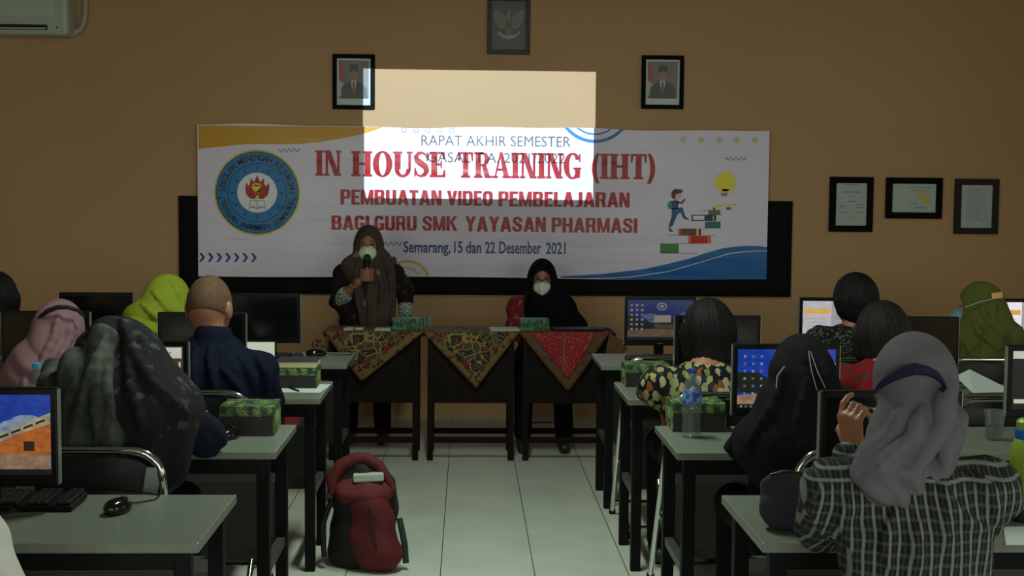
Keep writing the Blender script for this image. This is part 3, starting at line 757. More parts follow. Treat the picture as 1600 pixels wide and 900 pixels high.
# ================================================================== FURNITURE
ROWB = [3.575, 4.70, 5.84, 6.96]; DEPTH = .515; DH = .75
LEFTX = [-.643, -.625, -.61, -.605]; RIGHTX = [.728, .702, .68, .684]
LAM = mat('grey_laminate', C(108, 114, 104), .33, var=.07, vs=35, spec=.5)
EDGE = mat('laminate_edge', C(100, 106, 94), .4, var=.06, vs=35)
STEEL = mat('black_steel', C(9, 9, 9), .55, spec=.15)
PANEL = mat('grey_panel', C(50, 53, 50), .6, var=.05, vs=6)
CHROME = mat('chrome', C(200, 205, 200), .12, metal=1.0)
def make_desk(w=1.2):
    r = empty('computer_desk')
    MB().box((0, 0, DH-.0125), (w, DEPTH, .025), bev=.003).build('tabletop', LAM, r)
    for sx in (-1, 1):
        for sy in (-1, 1):
            yy = sy*(DEPTH/2-.035)-(0 if sy > 0 else -.03)
            MB().box((sx*(w/2-.05), yy, (DH-.025)/2), (.042, .042, DH-.025), bev=.003).build('leg', STEEL, r)
        MB().box((sx*(w/2-.05), .01, .33), (.03, DEPTH-.14, .03)).build('side_stretcher', mat('grey_steel', C(60, 62, 58), .4), r)
    MB().box((0, -DEPTH/2+.065, DH-.05), (w-.14, .04, .05)).build('front_rail', STEEL, r)
    MB().box((0, .02, .665), (w-.14, DEPTH-.14, .015)).build('shelf', STEEL, r)
    MB().box((0, DEPTH/2-.035, .42), (w-.14, .016, .32)).build('modesty_panel', PANEL, r)
    MB().box((0, DEPTH/2-.045, .565), (w-.14, .03, .035)).build('panel_rail', mat('panel_lip', C(70, 73, 69), .5), r)
    return r
dk = make_desk(); first = True
ORD = ['row nearest the camera', 'second row', 'third row', 'row nearest the speakers']
for ri in range(4):
    for side, xe in (('left', LEFTX[ri]), ('right', RIGHTX[ri])):
        for j in range(2 if ri < 2 else 2):
            s = -1 if side == 'left' else 1
            x = xe+s*(.6+j*1.203)
            if ri == 0 and j == 1: continue
            o = dk if first else copy_tree(dk); first = False
            o.location = (x, ROWB[ri]-DEPTH/2, 0)
            tag(o, 'grey desk %s of the aisle, %s, %s' % (side, ORD[ri], 'aisle end' if j == 0 else 'outer end'), 'desk', 'computer desks in rows')

# ------------------------------------------------------------------ folding chairs
SEATM = mat('chair_vinyl', C(26, 30, 29), .3)
def make_chair():
    r = empty('folding_chair')
    W = .205
    pts = [(-W, -.13, .40), (-W, -.19, .70)]
    for a in range(7):
        t = PI-a*PI/12; pts.append((-W+.09+.09*math.cos(t), -.205, .76+.085*math.sin(t)))
    P = pts+[(-x, y, z) for x, y, z in pts[::-1]]
    P[0] = (-W, .22, .012); P[-1] = (W, .22, .012)
    MB().tube(P, .0125, 10).build('back_frame', CHROME, r, smooth=True)
    b = MB(); n = 16
    vs = []
    for i in range(n+1):
        x = -W+.012+(2*W-.024)*i/n; yb = -.203-.028*math.cos(PI*(i/n-.5))+.012
        e = .075*(abs(i/n-.5)*2)**4
        vs += [(x, yb, .60+e*.6), (x, yb-.004, .828-e), (x, yb+.016, .60+e*.6), (x, yb+.012, .828-e)]
    fs = []
    for i in range(n):
        a, c = 4*i, 4*i+4
        fs += [(a, c, c+1, a+1), (a+2, a+3, c+3, c+2), (a+1, c+1, c+3, a+3), (a, a+2, c+2, c)]
    fs += [(0, 1, 3, 2), (4*n, 4*n+2, 4*n+3, 4*n+1)]
    b.add(vs, fs).build('backrest', SEATM, r, smooth=True)
    MB().box((0, .02, .445), (.38, .38, .04), bev=.018).build('seat', SEATM, r, smooth=True)
    for s in (-1, 1):
        MB().tube([(s*.185, .17, .43), (s*.185, -.26, .012)], .0115, 10).build('leg', CHROME, r, smooth=True)
        MB().lathe([(.016, 0), (.016, .02), (.012, .03)], (s*.185, -.26, 0), 10).build('foot_cap', BLK, r)
        MB().lathe([(.017, 0), (.017, .02), (.012, .03)], (s*W, .22, 0), 10).build('foot_cap', BLK, r)
        MB().poly([(s*.20, .755), (s*.192, .80), (s*.165, .80), (s*.15, .70), (s*.192, .70)], -.232, .003).build('corner_plate', mat('plate_grey', C(150, 156, 150), .35, metal=.6), r)
    MB().tube([(-.185, -.245, .05), (.185, -.245, .05)], .008, 8).build('rear_rung', CHROME, r, smooth=True)
    MB().tube([(-W, .19, .07), (W, .19, .07)], .008, 8).build('front_rung', CHROME, r, smooth=True)
    return r
ch0 = make_chair(); used = False
def place_chair(x, y, label, rz=0.0, writing=None):
    global used
    o = ch0 if not used else copy_tree(ch0); used = True
    o.location = (x, y, 0); o.rotation_euler = (0, 0, rz)
    tag(o, label, 'chair', 'chrome folding chairs')
    return o
c1 = place_chair(-1.09, 3.93, 'chrome folding chair lettered YP.051 behind the front left monitor')
c2 = place_chair(-1.02, 5.05, 'chrome folding chair under the close-cropped man in navy')
c3 = place_chair(-1.80, 5.03, 'chrome folding chair under the woman in the pink headscarf')
c4 = place_chair(-1.45, 6.18, 'chrome folding chair under the woman in the lime green headscarf')
c5 = place_chair(.985, 5.05, 'chrome folding chair under the dark-haired woman in the leaf-print shirt')
c6 = place_chair(.95, 6.17, 'empty chrome folding chair in front of the lit wallpaper monitor, back row', .0)
c7 = place_chair(1.19, 3.94, 'chrome folding chair under the woman in the black headscarf')
c8 = place_chair(1.90, 6.18, 'chrome folding chair under the person in black and white print')
c9 = place_chair(2.48, 6.20, 'chrome folding chair under the woman in the olive headscarf')
c10 = place_chair(1.66, 5.06, 'chrome folding chair under the person in red')
c11 = place_chair(2.06, 5.02, 'empty chrome folding chair beside the propped white sheet, right of the person in red')
r = empty('plastic_stool', (1.04, 2.80, 0)); tag(r, 'low dark stool under the woman in the plaid shirt', 'stool')
MB().lathe([(.15, .43), (.16, .44), (.16, .455), (.14, .465)], n=28).build('seat', SEATM, r, smooth=True)
for sx_ in (-1, 1):
    for sy_ in (-1, 1): MB().tube([(sx_*.10, sy_*.10, .44), (sx_*.15, sy_*.15, 0)], .014, 10).build('leg', STEEL, r, smooth=True)
c13 = place_chair(-1.42, 2.72, 'chrome folding chair under the person in white at the lower left edge')
c14 = place_chair(-2.15, 6.10, 'chrome folding chair under the dark-haired person at the left edge')
t = MB(); text_fit(t, 'YP.051', .0, .10, 0, .026, 0, .0)
lt = t.build('back_lettering', mat('faded_paint', C(96, 100, 94), .6), c1); lt.location = (-.165, -.2245, .70)
lt.rotation_euler = (0, 0, -.12)

# ------------------------------------------------------------------ monitors
SCR = {}
def emis(name, c, s=1.0):
    key = 'screen_'+name
    if key in _mc: return _mc[key]
    if name[:3] in ('sky', 'clo', 'bld', 'san', 'hil', 'pag', 'she', 'roo'):
        t = NT(key); nz = t.noise(t.coord(scale=(1, 1, 1.6)), 38, 5, .65); c_ = C(*c)
        k_ = .12 if name[:3] in ('pag', 'she') else .42
        t.set(Base_Color=(.01, .01, .01, 1), Roughness=.3, Emission_Color=t.ramp(nz.outputs[0], [(.3, tuple(v*(1-k_) for v in c_[:3])+(1,)), (.7, tuple(min(1, v*(1+k_)) for v in c_[:3])+(1,))]), Emission_Strength=s)
        _mc[key] = t.m; return t.m
    return mat(key, (0.01, 0.01, 0.01, 1), .3, emit=C(*c), es=s)
MW, MH = .385, .262
def make_monitor(kind, bright=1.0, reflect=False):
    r = empty('monitor')
    z0 = .068; cz = z0+MH/2
    MB().box((0, .012, cz), (MW, .03, MH), bev=.005).build('casing', BLK, r)
    MB().box((MW/2+.0005, .012, cz), (.003, .022, MH-.01)).build('side_trim', mat('silver_trim', C(150, 152, 148), .3, metal=.5), r)
    MB().box((-MW/2-.0005, .012, cz), (.003, .022, MH-.01)).build('side_trim', mat('silver_trim', C(150, 152, 148)), r)
    MB().box((0, .045, .10), (.05, .03, .16), bev=.005).build('stand_neck', BLK, r)
    MB().lathe([(.10, 0), (.10, .008), (.085, .014), (.03, .018)], (0, .03, 0), 28, .75).build('stand_base', BLK, r, smooth=True)
    sw, sh = MW-.034, MH-.050; sx0, sz0 = -sw/2, z0+.032; y = -.0035
    def sc(nm, polys, m, layer, yy=None):
        mb = MB()
        for pl in polys: mb.poly([(sx0+u*sw, sz0+v*sh) for u, v in pl], y-.0006*layer)
        o = mb.build(nm, m, scr[0] if scr else r, flat=True)
        if not scr: scr.append(o)
        return o
    def sce(nm, polys, m, layer):
        for pl in polys: sc(nm, [pl], m, layer)
    scr = []
    q = lambda a, b, c, d: [(a, b), (c, b), (c, d), (a, d)]
    MB().box((0, -.0038, z0+.012), (.03, .002, .004)).build('maker_mark', mat('mark_grey', C(90, 90, 90)), r)
    B = bright
    if kind == 'off':
        sc('screen', [q(0, 0, 1, 1)], mat('screen_glass', C(10, 14, 13), .12, spec=.6), 1)
    elif kind == 'wallpaper':
        sc('screen', [q(0, 0, 1, 1)], emis('sky%.1f' % B, (18, 62, 168), B), 1)
        sce('cloud', [ell2(.72, .60, .10, .09, 16), ell2(.82, .66, .12, .09, 16), ell2(.62, .50, .10, .09, 16), ell2(.50, .44, .09, .06, 16)], emis('cloud%.1f' % B, (150, 172, 196), B*.9), 2)
        sc('dark_hill', [[(.0, .26), (.0, .62), (.22, .60), (.42, .40), (.7, .42), (1, .30), (1, .26)]], emis('hill%.1f' % B, (34, 40, 34), B*.8), 2)
        sc('building', [[(.60, .26), (.60, .40), (1, .66), (1, .26)]], emis('bld%.1f' % B, (206, 112, 44), B*.85), 3)
        sc('building_roof', [[(.52, .38), (.52, .43), (1, .76), (1, .64)], [(.60, .50), (.70, .57), (1, .78), (1, .75)]], emis('roof%.1f' % B, (190, 176, 142), B*.85), 4)
        sce('building_window', [[(.62+.09*i, .45+.059*i), (.69+.09*i, .495+.059*i), (.69+.09*i, .525+.059*i), (.62+.09*i, .48+.059*i)] for i in range(4)]+[q(.80, .30, .88, .42)], emis('win%.1f' % B, (60, 40, 28), B*.7), 5)
        sc('forecourt', [[(0, .07), (1, .07), (1, .27), (.4, .28), (0, .22)]], emis('sand%.1f' % B, (168, 134, 106), B*.85), 3)
        sc('taskbar', [q(0, 0, 1, .07)], emis('bar', (20, 20, 24), .6), 5)
        ic = []
        rnd = random.Random(3)
        cols = [(150, 154, 160), (150, 96, 66), (90, 130, 160)]
        for k in range(3):
            pl = []
            for i in range(3):
                for j in range(6):
                    if (i+j) % 3 == k: u = .06+.085*i; v = .90-.125*j; pl.append(q(u, v-.04, u+.024, v))
            pl.append(ell2(.02+.05*k+.02, .035, .012, .02, 8))
            sce('desktop_icon', pl, emis('icon%d' % k, cols[k], .7), 6)
    elif kind == 'crest':
        sc('screen', [q(0, 0, 1, 1)], emis('sky_d', (16, 34, 96), B), 1)
        sce('cloud', [ell2(.35, .58, .12, .08, 14), ell2(.44, .50, .14, .08, 14), ell2(.9, .62, .1, .08, 14)], emis('cloud_d', (92, 112, 148), B*.7), 2)
        sc('dark_hill', [[(.0, .26), (.0, .62), (.22, .48), (.42, .42), (.7, .46), (1, .45), (1, .26)]], emis('hill_d', (36, 36, 34), B*.6), 2)
        sc('forecourt', [[(0, .07), (1, .07), (1, .27), (.4, .28), (0, .22)]], emis('sand_d', (120, 96, 78), B*.7), 3)
        sc('building_front', [q(.40, .44, .66, .62)], emis('white_d', (168, 160, 150), B*.7), 3)
        sce('building_window', [q(.40+.1*i, .30, .501+.1*i, .40-.01*i) for i in range(6)], emis('winrow_d', (110, 90, 60), B*.5), 3)
        sc('crest_mark', [[(a[0], a[1]) for a in qd] for qd in [[(.52+.075*math.cos(t), .84+.10*math.sin(t)), (.52+.075*math.cos(t+.4), .84+.10*math.sin(t+.4)), (.52+.055*math.cos(t+.4), .84+.07*math.sin(t+.4)), (.52+.055*math.cos(t), .84+.07*math.sin(t))] for t in [k*.3927 for k in range(16)]]]+[ell2(.52, .84, .03, .04, 10)], emis('crest_d', (150, 160, 150), B*.7), 3)
        sc('taskbar', [q(0, 0, 1, .07)], emis('bar', (20, 20, 24), .6), 5)
        for k, cc in enumerate([(110, 116, 130), (150, 130, 90)]):
            sce('desktop_icon', [q(.04+.08*i, .84-.12*j, .08+.08*i, .895-.12*j) for i in range(3) for j in range(6) if (i+j) % 2 == k], emis('icon_d%d' % k, cc, .6), 6)
    elif kind == 'page':
        sc('screen', [q(0, 0, 1, 1)], emis('page_dark', (58, 50, 42), B), 1)
        sc('toolbar', [q(0, .80, .985, .98)], emis('page_top', (186, 184, 168), B), 2)
        sce('toolbar_mark', [q(.5+.04*i, .88, .525+.04*i, .90) for i in range(10)], emis('page_mark', (70, 80, 70), B), 3)
        sc('document', [q(.25, .0, .80, .74)], emis('page_white', (184, 180, 160), B), 2)
        sc('scroll_bar', [q(.955, .0, .975, .74)], emis('page_top', (186, 184, 168)), 2)
    elif kind == 'sheet':
        sc('screen', [q(0, 0, 1, 1)], emis('sheet_white%.1f' % B, (176, 172, 178), B), 1)
        sc('highlight_bar', [q(.02, .68, .42, .80)], emis('sheet_yellow', (206, 160, 70), B), 2)
        sc('side_pane', [q(.44, .0, 1, 1)], emis('sheet_grey', (150, 146, 150), B), 2)
        sce('text_row', [q(.06, .55-.09*i, .36, .56-.09*i) for i in range(5)]+[q(.5, .85-.1*i, .9, .86-.1*i) for i in range(7)], emis('sheet_text', (130, 126, 132), B), 3)
    elif kind == 'window':
        sc('screen', [q(0, 0, 1, 1)], emis('dark_ui', (14, 16, 20), B), 1)
        sc('title_bar', [q(0, .86, 1, .99)], emis('page_top', (186, 184, 168)), 2)
        sc('status_bar', [q(.02, .10, 1, .17)], emis('page_top', (186, 184, 168)), 2)
    return r
mons = {}
def place_monitor(kind, px_c, row, label, top=None, dy=.0, rz=0.0, bright=1.0):
    """px_c: photo x of the screen centre"""
    key = (kind, bright)
    o = copy_tree(mons[key]) if key in mons else make_monitor(kind, bright)
    mons.setdefault(key, o)
    Y = ROWB[row]-.20+dy
    o.location = (U(px_c, 600, Y).x, Y, DH); o.rotation_euler = (0, 0, rz)
    tag(o, label, 'monitor', 'monitors on the desks')
    return o
place_monitor('wallpaper', -27, 0, 'monitor at lower left edge showing an orange building under deep blue sky', bright=.6)
place_monitor('off', 1394, 0, 'dark monitor on the front right desk, before the woman in plaid')
place_monitor('page', 208, 1, 'monitor with a pale document page right of the dark patterned headscarf')
place_monitor('wallpaper', 1228, 1, 'monitor with desktop icons over blue sky, left of the black headscarf', bright=.7)
place_monitor('window', 1656, 1, 'monitor with a dark window and pale title bar at the right edge')
place_monitor('off', 316, 2, 'dark monitor in front of the close-cropped man in navy')
place_monitor('off', 72, 2, 'dark monitor at the left edge behind the pink headscarf', dy=.02)
place_monitor('off', 1120, 2, 'dark monitor behind the woman in the leaf-print shirt')
place_monitor('off', 1430, 2, 'dark monitor between the person in red and the olive headscarf')
place_monitor('off', 152, 3, 'dark monitor before the plain wall, left of the lime green headscarf', dy=.03)
place_monitor('off', 413, 3, 'dark monitor with a pale reflection below the banner, left of the standing speaker', dy=.03)
place_monitor('crest', 1030, 3, 'monitor with round crest over a dim blue wallpaper, back row right', bright=.6)
place_monitor('sheet', 1302, 3, 'monitor with a white page and yellow bar, before the person in black and white print', bright=1.0)
place_monitor('sheet', 1598, 3, 'bright white monitor behind the olive headscarf at the right edge', bright=1.8)

# laptop / white tablet screen standing beside the man in navy
def tablet():
    Y = ROWB[2]-.12
    a = U(372, 532, Y); b = U(432.5, 600, Y)
    r = empty('tablet_screen', ((a.x+b.x)/2, Y, DH)); tag(r, 'small upright white screen with black edge right of the man in navy', 'tablet')
    w = b.x-a.x; h = a.z-DH
    MB().box((0, 0, h/2), (w, .012, h), bev=.003).build('casing', BLK, r)
    MB().box((0, -.0068, h/2), (w-.016, .001, h-.012)).build('screen', emis('tab', (190, 200, 180), .9), r)
    MB().box((0, .05, h*.3), (w*.5, .006, h*.6), rx=.4).build('support_flap', BLK, r)
tablet()

# ------------------------------------------------------------------ keyboards and mice
KEYM = mat('key_black', C(26, 28, 28), .35)
def make_keyboard():
    r = empty('keyboard')
    MB().box((0, 0, .011), (.44, .145, .018), rx=.04, bev=.004).build('keyboard_base', BLK, r)
    for nm_, rg_ in (('key_block', range(0, 15)), ('navigation_keys', range(16, 19)), ('number_pad', range(20, 22))):
      k = MB()
      for j in range(6):
        for i in rg_:
            x = -.205+i*.0195
            k.box((x, -.055+j*.022+(.004 if j == 5 else 0), .0235+j*.0008), (.0165, .0175, .009), bev=.002)
      k.build(nm_, KEYM, r)
    return r
kb = None
def place_keyboard(x, y, label, rz=0):
    global kb
    o = kb = make_keyboard() if kb is None else copy_tree(kb)
    o.location = (x, y, DH); o.rotation_euler = (0, 0, rz); tag(o, label, 'keyboard', 'black keyboards on the desks')
g = G(125, 790, DH)
place_keyboard(g.x-.22, g.y, 'black keyboard at the lower left edge below the lit wallpaper monitor')
g = G(460, 546, DH)
place_keyboard(g.x-.12, 6.62, 'black keyboard on the back row desk below the dark monitor with reflection')
g = G(965, 552, DH)
place_keyboard(g.x+.22, 6.60, 'black keyboard below the round-crest wallpaper monitor')
def make_mouse():
    r = empty('mouse')
    vs = MB().ell((0, 0, .012), (.031, .056, .026), 24, 14)
    vs.v = [(x*(1-.25*max(0, y/.056)**2), y, max(z, .0)+(.006*max(0, -y/.056) if z > .01 else 0)) for x, y, z in vs.v]
    vs.build('mouse_shell', mat('gloss_black', C(14, 14, 15), .12), r, smooth=True)
    MB().tube([(0, .02, .037), (0, .045, .029)], .0035, 8).build('scroll_wheel', mat('wheel_grey', C(60, 60, 60), .5), r)
    MB().tube([(0, .05, .012), (.004, .09, .004), (.03, .14, .003), (.02, .19, .003), (-.08, .22, .003), (-.2, .225, .003)], .002, 6).build('cable', BLK, r)
    return r
ms = None
def place_mouse(p, label, rz=0, sc=1):
    global ms
    o = ms = make_mouse() if ms is None else copy_tree(ms)
    o.location = (p.x, p.y, DH); o.rotation_euler = (0, 0, rz); tag(o, label, 'mouse', 'black mice on the desks')
place_mouse(G(185, 800, DH), 'glossy black mouse on the front left desk', -.25)
place_mouse(G(359, 685, DH), 'black mouse beside the patterned snack box on the second left desk', -.3)
place_mouse(G(494, 556, DH), 'black mouse on the back left desk beside the batik tablecloth', -1.2)

# ------------------------------------------------------------------ snack boxes, books, paper
def leaf_mat(name, a, b, c, sc=55):
    if name in _mc: return _mc[name]
    t = NT(name); v = t.voro(t.coord(), sc); n = t.noise(t.coord(), sc*.6, 3)
    k = t.ramp(v.outputs['Distance'], [(.25, a), (.42, b), (.6, a)])
    t.set(Base_Color=t.mix(t.step(n.outputs[0], .48, .56), k, c), Roughness=.5); _mc[name] = t.m; return t.m
BOXG = leaf_mat('leaf_print_green', C(62, 92, 50), C(134, 150, 86), C(26, 52, 30))
BOXD = mat('box_brown', C(24, 20, 18), .6)
def snack_box(px_l, px_r, py_b, row_z, label, hz=.085, hd=.17, name='snack_box'):
    a = G(px_l, py_b, DH); b = G(px_r, py_b, DH)
    w = b.x-a.x
    r = empty(name, ((a.x+b.x)/2, a.y+hd/2, DH)); tag(r, label, 'box', 'leaf-print snack boxes on the desks')
    MB().box((0, 0, hz*.32), (w, hd, hz*.64), bev=.002).build('box_base', BOXD, r)
    MB().box((0, 0, hz*.82), (w+.003, hd+.003, hz*.36), bev=.003).build('lid', BOXG, r)
    for s in (-1, 1): MB().box((s*(w/2+.001), 0, hz*.36), (.002, hd-.002, hz*.70)).build('side_print', leaf_mat('leaf_print_bright', C(124, 122, 66), C(150, 144, 90), C(34, 76, 44), 48), r)
    for s in (-1, 1): MB().box((s*(w/2+.0026), 0, hz*.55), (.001, .05, .04)).build('side_badge', mat('badge_green', C(110, 170, 120), .5), r)
    return r
snack_box(343, 427, 681, 0, 'leaf-print snack box on the second left desk, by the aisle', hz=.105)
bx = snack_box(430, 494, 607, 0, 'leaf-print snack box with a book on top, third left desk', hz=.088)
snack_box(978, 1046, 605, 0, 'leaf-print snack box at the back of the third right desk', hz=.10)
snack_box(1052, 1133, 675, 0, 'leaf-print snack box behind the water bottle, second right desk', hz=.105)
bk = empty('book', (bx.location.x, bx.location.y, DH+.0885)); tag(bk, 'thick dark-covered book with cream pages lying on a snack box', 'book')
bwid = U(494, 600, bx.location.y).x-U(430, 600, bx.location.y).x
MB().box((0, 0, .0165), (bwid*.98, .165, .026)).build('pages', mat('page_cream', C(190, 180, 140), .8), bk)
MB().box((0, 0, .031), (bwid, .17, .004)).build('cover', mat('cover_navy', C(38, 42, 54), .5), bk)
MB().box((0, 0, .002), (bwid, .17, .003)).build('cover', mat('cover_navy', C(38, 42, 54)), bk)
MB().box((-bwid/2, 0, .0165), (.003, .17, .032)).build('spine', mat('cover_navy', C(38, 42, 54)), bk)
PAPER = mat('paper_white', C(190, 200, 196), .7)
def sheet(name, pts, label, cat='paper', th=.0012, z=DH, m=None, group=None):
    cs = [G(x, y, z) for x, y in pts]; c = sum(cs, Vector())/len(cs)
    mb = MB(); n = len(cs)
    vs = [(p.x-c.x, p.y-c.y, 0.0004) for p in cs]+[(p.x-c.x, p.y-c.y, th) for p in cs]
    mb.add(vs, [tuple(range(n)), tuple(range(2*n-1, n-1, -1))]+[(i, (i+1) % n, n+(i+1) % n, n+i) for i in range(n)])
    o = mb.build(name, m or PAPER, loc=(c.x, c.y, z)); tag(o, label, cat, group); return o
sheet('paper_sheet', [(432, 613), (500, 614), (518, 601), (440, 599)], 'loose white paper under a black pen on the third left desk')
sheet('paper_sheet', [(1572, 852), (1640, 852), (1625, 822), (1568, 824)], 'white papers on the front right desk beside the lime bottle')
def pen(p, q, label, m, z=DH+.006):
    a = G(*p, z); b = G(*q, z)
    o = MB().tube([a-a, (b-a)*.9, b-a], [.004, .004, .001], 8).build('pen', m, loc=a); tag(o, label, 'pen'); return o
pen((449, 604), (468, 611), 'black pen lying on the loose paper, third left desk', BLK)
# pencil in the hand of the woman in the dark patterned scarf
a = U(304, 650, 4.12); b = U(316, 627, 4.22)
tag(MB().tube([a-a, b-a], .004, 8).build('pencil', mat('pencil_blue', C(90, 140, 170), .4), loc=a), 'pale blue pencil held over the second left desk', 'pencil')
# leaning white sheet on the right
a, b, c, d = U(1492, 588, 5.52), U(1515, 577, 5.55), U(1585, 612, 5.50), U(1520, 614, 5.40)
mb = MB(); n_ = Vector((0, -.0015, 0))
mb.add([a-a, d-a, c-a, b-a, a-a+n_, d-a+n_, c-a+n_, b-a+n_], [(0, 1, 2, 3), (7, 6, 5, 4), (0, 4, 5, 1), (1, 5, 6, 2), (2, 6, 7, 3), (3, 7, 4, 0)])
tag(mb.build('paper_sheet', PAPER, loc=a), 'large white sheet propped up beside the olive-scarfed woman', 'paper')
# red folder under the third left desk (on its shelf)
a = U(444, 632, 5.42); b = U(466, 653, 5.42)
tag(MB().box((0, .1, (a.z-.611)/2), (b.x-a.x, .2, a.z-.611-.01), bev=.004).build('red_folder', mat('folder_red', C(178, 52, 60), .5), loc=((a.x+b.x)/2, 5.42, .611)), 'red folder on the shelf under the third left desk', 'folder')

# ------------------------------------------------------------------ bottles and cup
CLEAR = mat('clear_plastic', C(236, 244, 240), .06, trans=1.0)
WATER = mat('water', C(225, 240, 236), .02, trans=1.0)
def bottle(p, h, rad, cap_m, lab_m, label, blue=True):
    r = empty('water_bottle', (p.x, p.y, DH)); tag(r, label, 'bottle', 'clear plastic water bottles')
    prof = [(rad*.8, .0), (rad, .008)]
    for i in range(1, 10):
        z = .01+h*.42*i/9; prof.append((rad*(.96+.04*math.cos(i*PI*1.0)), z))
    prof += [(rad, h*.47), (rad, h*.68), (rad*.98, h*.72), (rad*.82, h*.80), (rad*.5, h*.88), (rad*.38, h*.91), (rad*.38, h*.95)]
    MB().lathe(prof, n=32).build('bottle_body', mat('bottle_pet', C(120, 132, 126), .05, alpha=.34, spec=1.0), r, smooth=True)
    if lab_m: MB().lathe([(rad*1.01, h*.50), (rad*1.01, h*.68)], n=32).build('label_sleeve', lab_m, r, smooth=True)
    MB().lathe([(rad*.46, h*.93), (rad*.46, h*.995), (rad*.40, h)], n=24).build('bottle_cap', cap_m, r, smooth=True)
t = NT('bottle_label_print'); n1 = t.noise(t.coord(), 40, 2)
t.set(Base_Color=t.ramp(n1.outputs[0], [(.45, C(32, 84, 168)), (.62, C(120, 160, 208))]), Roughness=.35); LABB = t.m
bottle(G(1080, 683, DH), .245, .034, mat('cap_blue', C(30, 60, 140), .4), LABB, 'clear water bottle with blue label and cap on the second right desk')
p = U(57, 600, 4.33)
bottle(Vector((p.x, 4.33, 0)), U(57, 567, 4.33).z-DH, .030, mat('cap_cyan', C(60, 160, 200), .4), None, 'clear water bottle with light blue cap behind the lower left monitor')
p = G(1553, 687, DH)
r = empty('plastic_cup', (p.x, p.y, DH)); tag(r, 'clear plastic cup half full of water on the right desk', 'cup')
m_ = mat('cup_plastic', C(120, 128, 120), .08, alpha=.26, spec=1.0)
MB().lathe([(.026, 0), (.028, .004), (.036, .098), (.039, .104), (.038, .106), (.035, .10), (.027, .006)], n=28).build('cup_body', m_, r, smooth=True)
MB().lathe([(.0255, .006), (.0305, .05)], n=28).build('drink', mat('cup_water', C(60, 66, 60), .05, alpha=.3), r, smooth=True)
def lime_bottle():
    p = G(1602, 812, DH)
    r = empty('drinking_flask', (p.x, p.y, DH)); tag(r, 'lime green flask with blue collar and black base at the right edge', 'bottle')
    MB().lathe([(.044, 0), (.046, .004), (.046, .034), (.044, .036)], n=32).build('flask_base', mat('rubber_black', C(16, 18, 18), .6), r, smooth=True)
    lm = mat('lime_plastic', C(122, 144, 42), .4, var=.08, vs=12)
    MB().lathe([(.043, .036), (.045, .06), (.045, .165), (.043, .19), (.034, .215), (.030, .22)], n=32).build('flask_body', lm, r, smooth=True)
    MB().lathe([(.032, .215), (.034, .22), (.034, .243), (.031, .245)], n=32).build('collar', mat('flask_blue', C(24, 90, 160), .4), r, smooth=True)
    MB().lathe([(.030, .245), (.031, .262), (.024, .27)], n=32).build('flask_lid', lm, r, smooth=True)
lime_bottle()
# dark fabric pouch on the front right desk
def pouch():
    a = G(1240, 828, DH)
    r = empty('fabric_pouch', (a.x, a.y, DH)); tag(r, 'dark blue-grey fabric pouch standing on the front right desk', 'pouch')
    f = lambda P: .004*np.sin(P[:, 0]*60+P[:, 2]*35)+.003*np.sin(P[:, 2]*80+P[:, 1]*50)
    pr = [cap((-.042, .015, .036), (.048, .0, .036), .040, .040, flat=.85, n=(0, 1, 0), fold=f), cap((-.040, .015, .078), (.046, .0, .075), .039, .038, k=.03, flat=.8, n=(0, 1, 0), fold=f), cap((-.038, .015, .118), (.042, .0, .108), .034, .030, k=.03, flat=.6, n=(0, 1, 0), fold=f)]
    pr.append(ell((0, .0, -.10), (.3, .3, .10), k=.01, op='s'))
    m = mat('pouch_cloth', C(40, 42, 52), .9, bump=.4, bs=300)
    np_obj('pouch_body', mesh_sdf(pr, .006), m, r)
    MB().tube([(-.062, .008, .140), (-.02, .0, .152), (.03, -.006, .144), (.064, -.004, .130)], .0035, 8).build('zip', mat('zip_black', C(16, 16, 18), .4), r, smooth=True)
    MB().box((.066, -.012, .118), (.012, .004, .014), bev=.002).build('zip_pull', mat('zip_metal', C(130, 130, 130), .3, metal=1), r)
pouch()

# ------------------------------------------------------------------ speakers' tables and batik cloths
WOOD = mat('dark_wood', C(24, 15, 12), .7, var=.15, vs=14, spec=.12)
TZ, TYF, TYB = .785, 7.71, 8.06
def table(px0, px1, label, pxl):
    x0 = U(px0, 520, TYF).x; x1 = U(px1, 520, TYF).x; cx = (x0+x1)/2; w = x1-x0
    r = empty('wooden_table', (cx, (TYF+TYB)/2, 0)); tag(r, label, 'table', 'wooden tables of the speakers')
    d = TYB-TYF
    MB().box((0, 0, TZ-.012), (w, d+.03, .024), bev=.003).build('tabletop', WOOD, r)
    lw = w/2-.045
    for sx in (-1, 1):
        for sy in (-1, 1): MB().box((sx*lw, sy*(d/2-.02), (TZ-.024)/2), (.035, .035, TZ-.024)).build('leg', WOOD, r)
    for sy in (-1, 1): MB().box((0, sy*(d/2-.02), .125), (2*lw, .02, .035)).build('stretcher', WOOD, r)
    MB().box((0, -d/2+.022, (.352+TZ-.024)/2), (2*lw, .015, TZ-.024-.352)).build('front_panel', WOOD, r)
    for sx in (-1, 1): MB().box((sx*lw, 0, .60), (.012, d-.06, .28)).build('side_panel', WOOD, r)
    return r
table(506, 661, 'dark wooden table under the brown batik cloth where the speaker stands', 0)
table(661, 811, 'dark wooden table in the middle under the hanging batik point', 0)
table(811, 962, 'dark wooden table under the red batik cloth of the seated woman', 0)
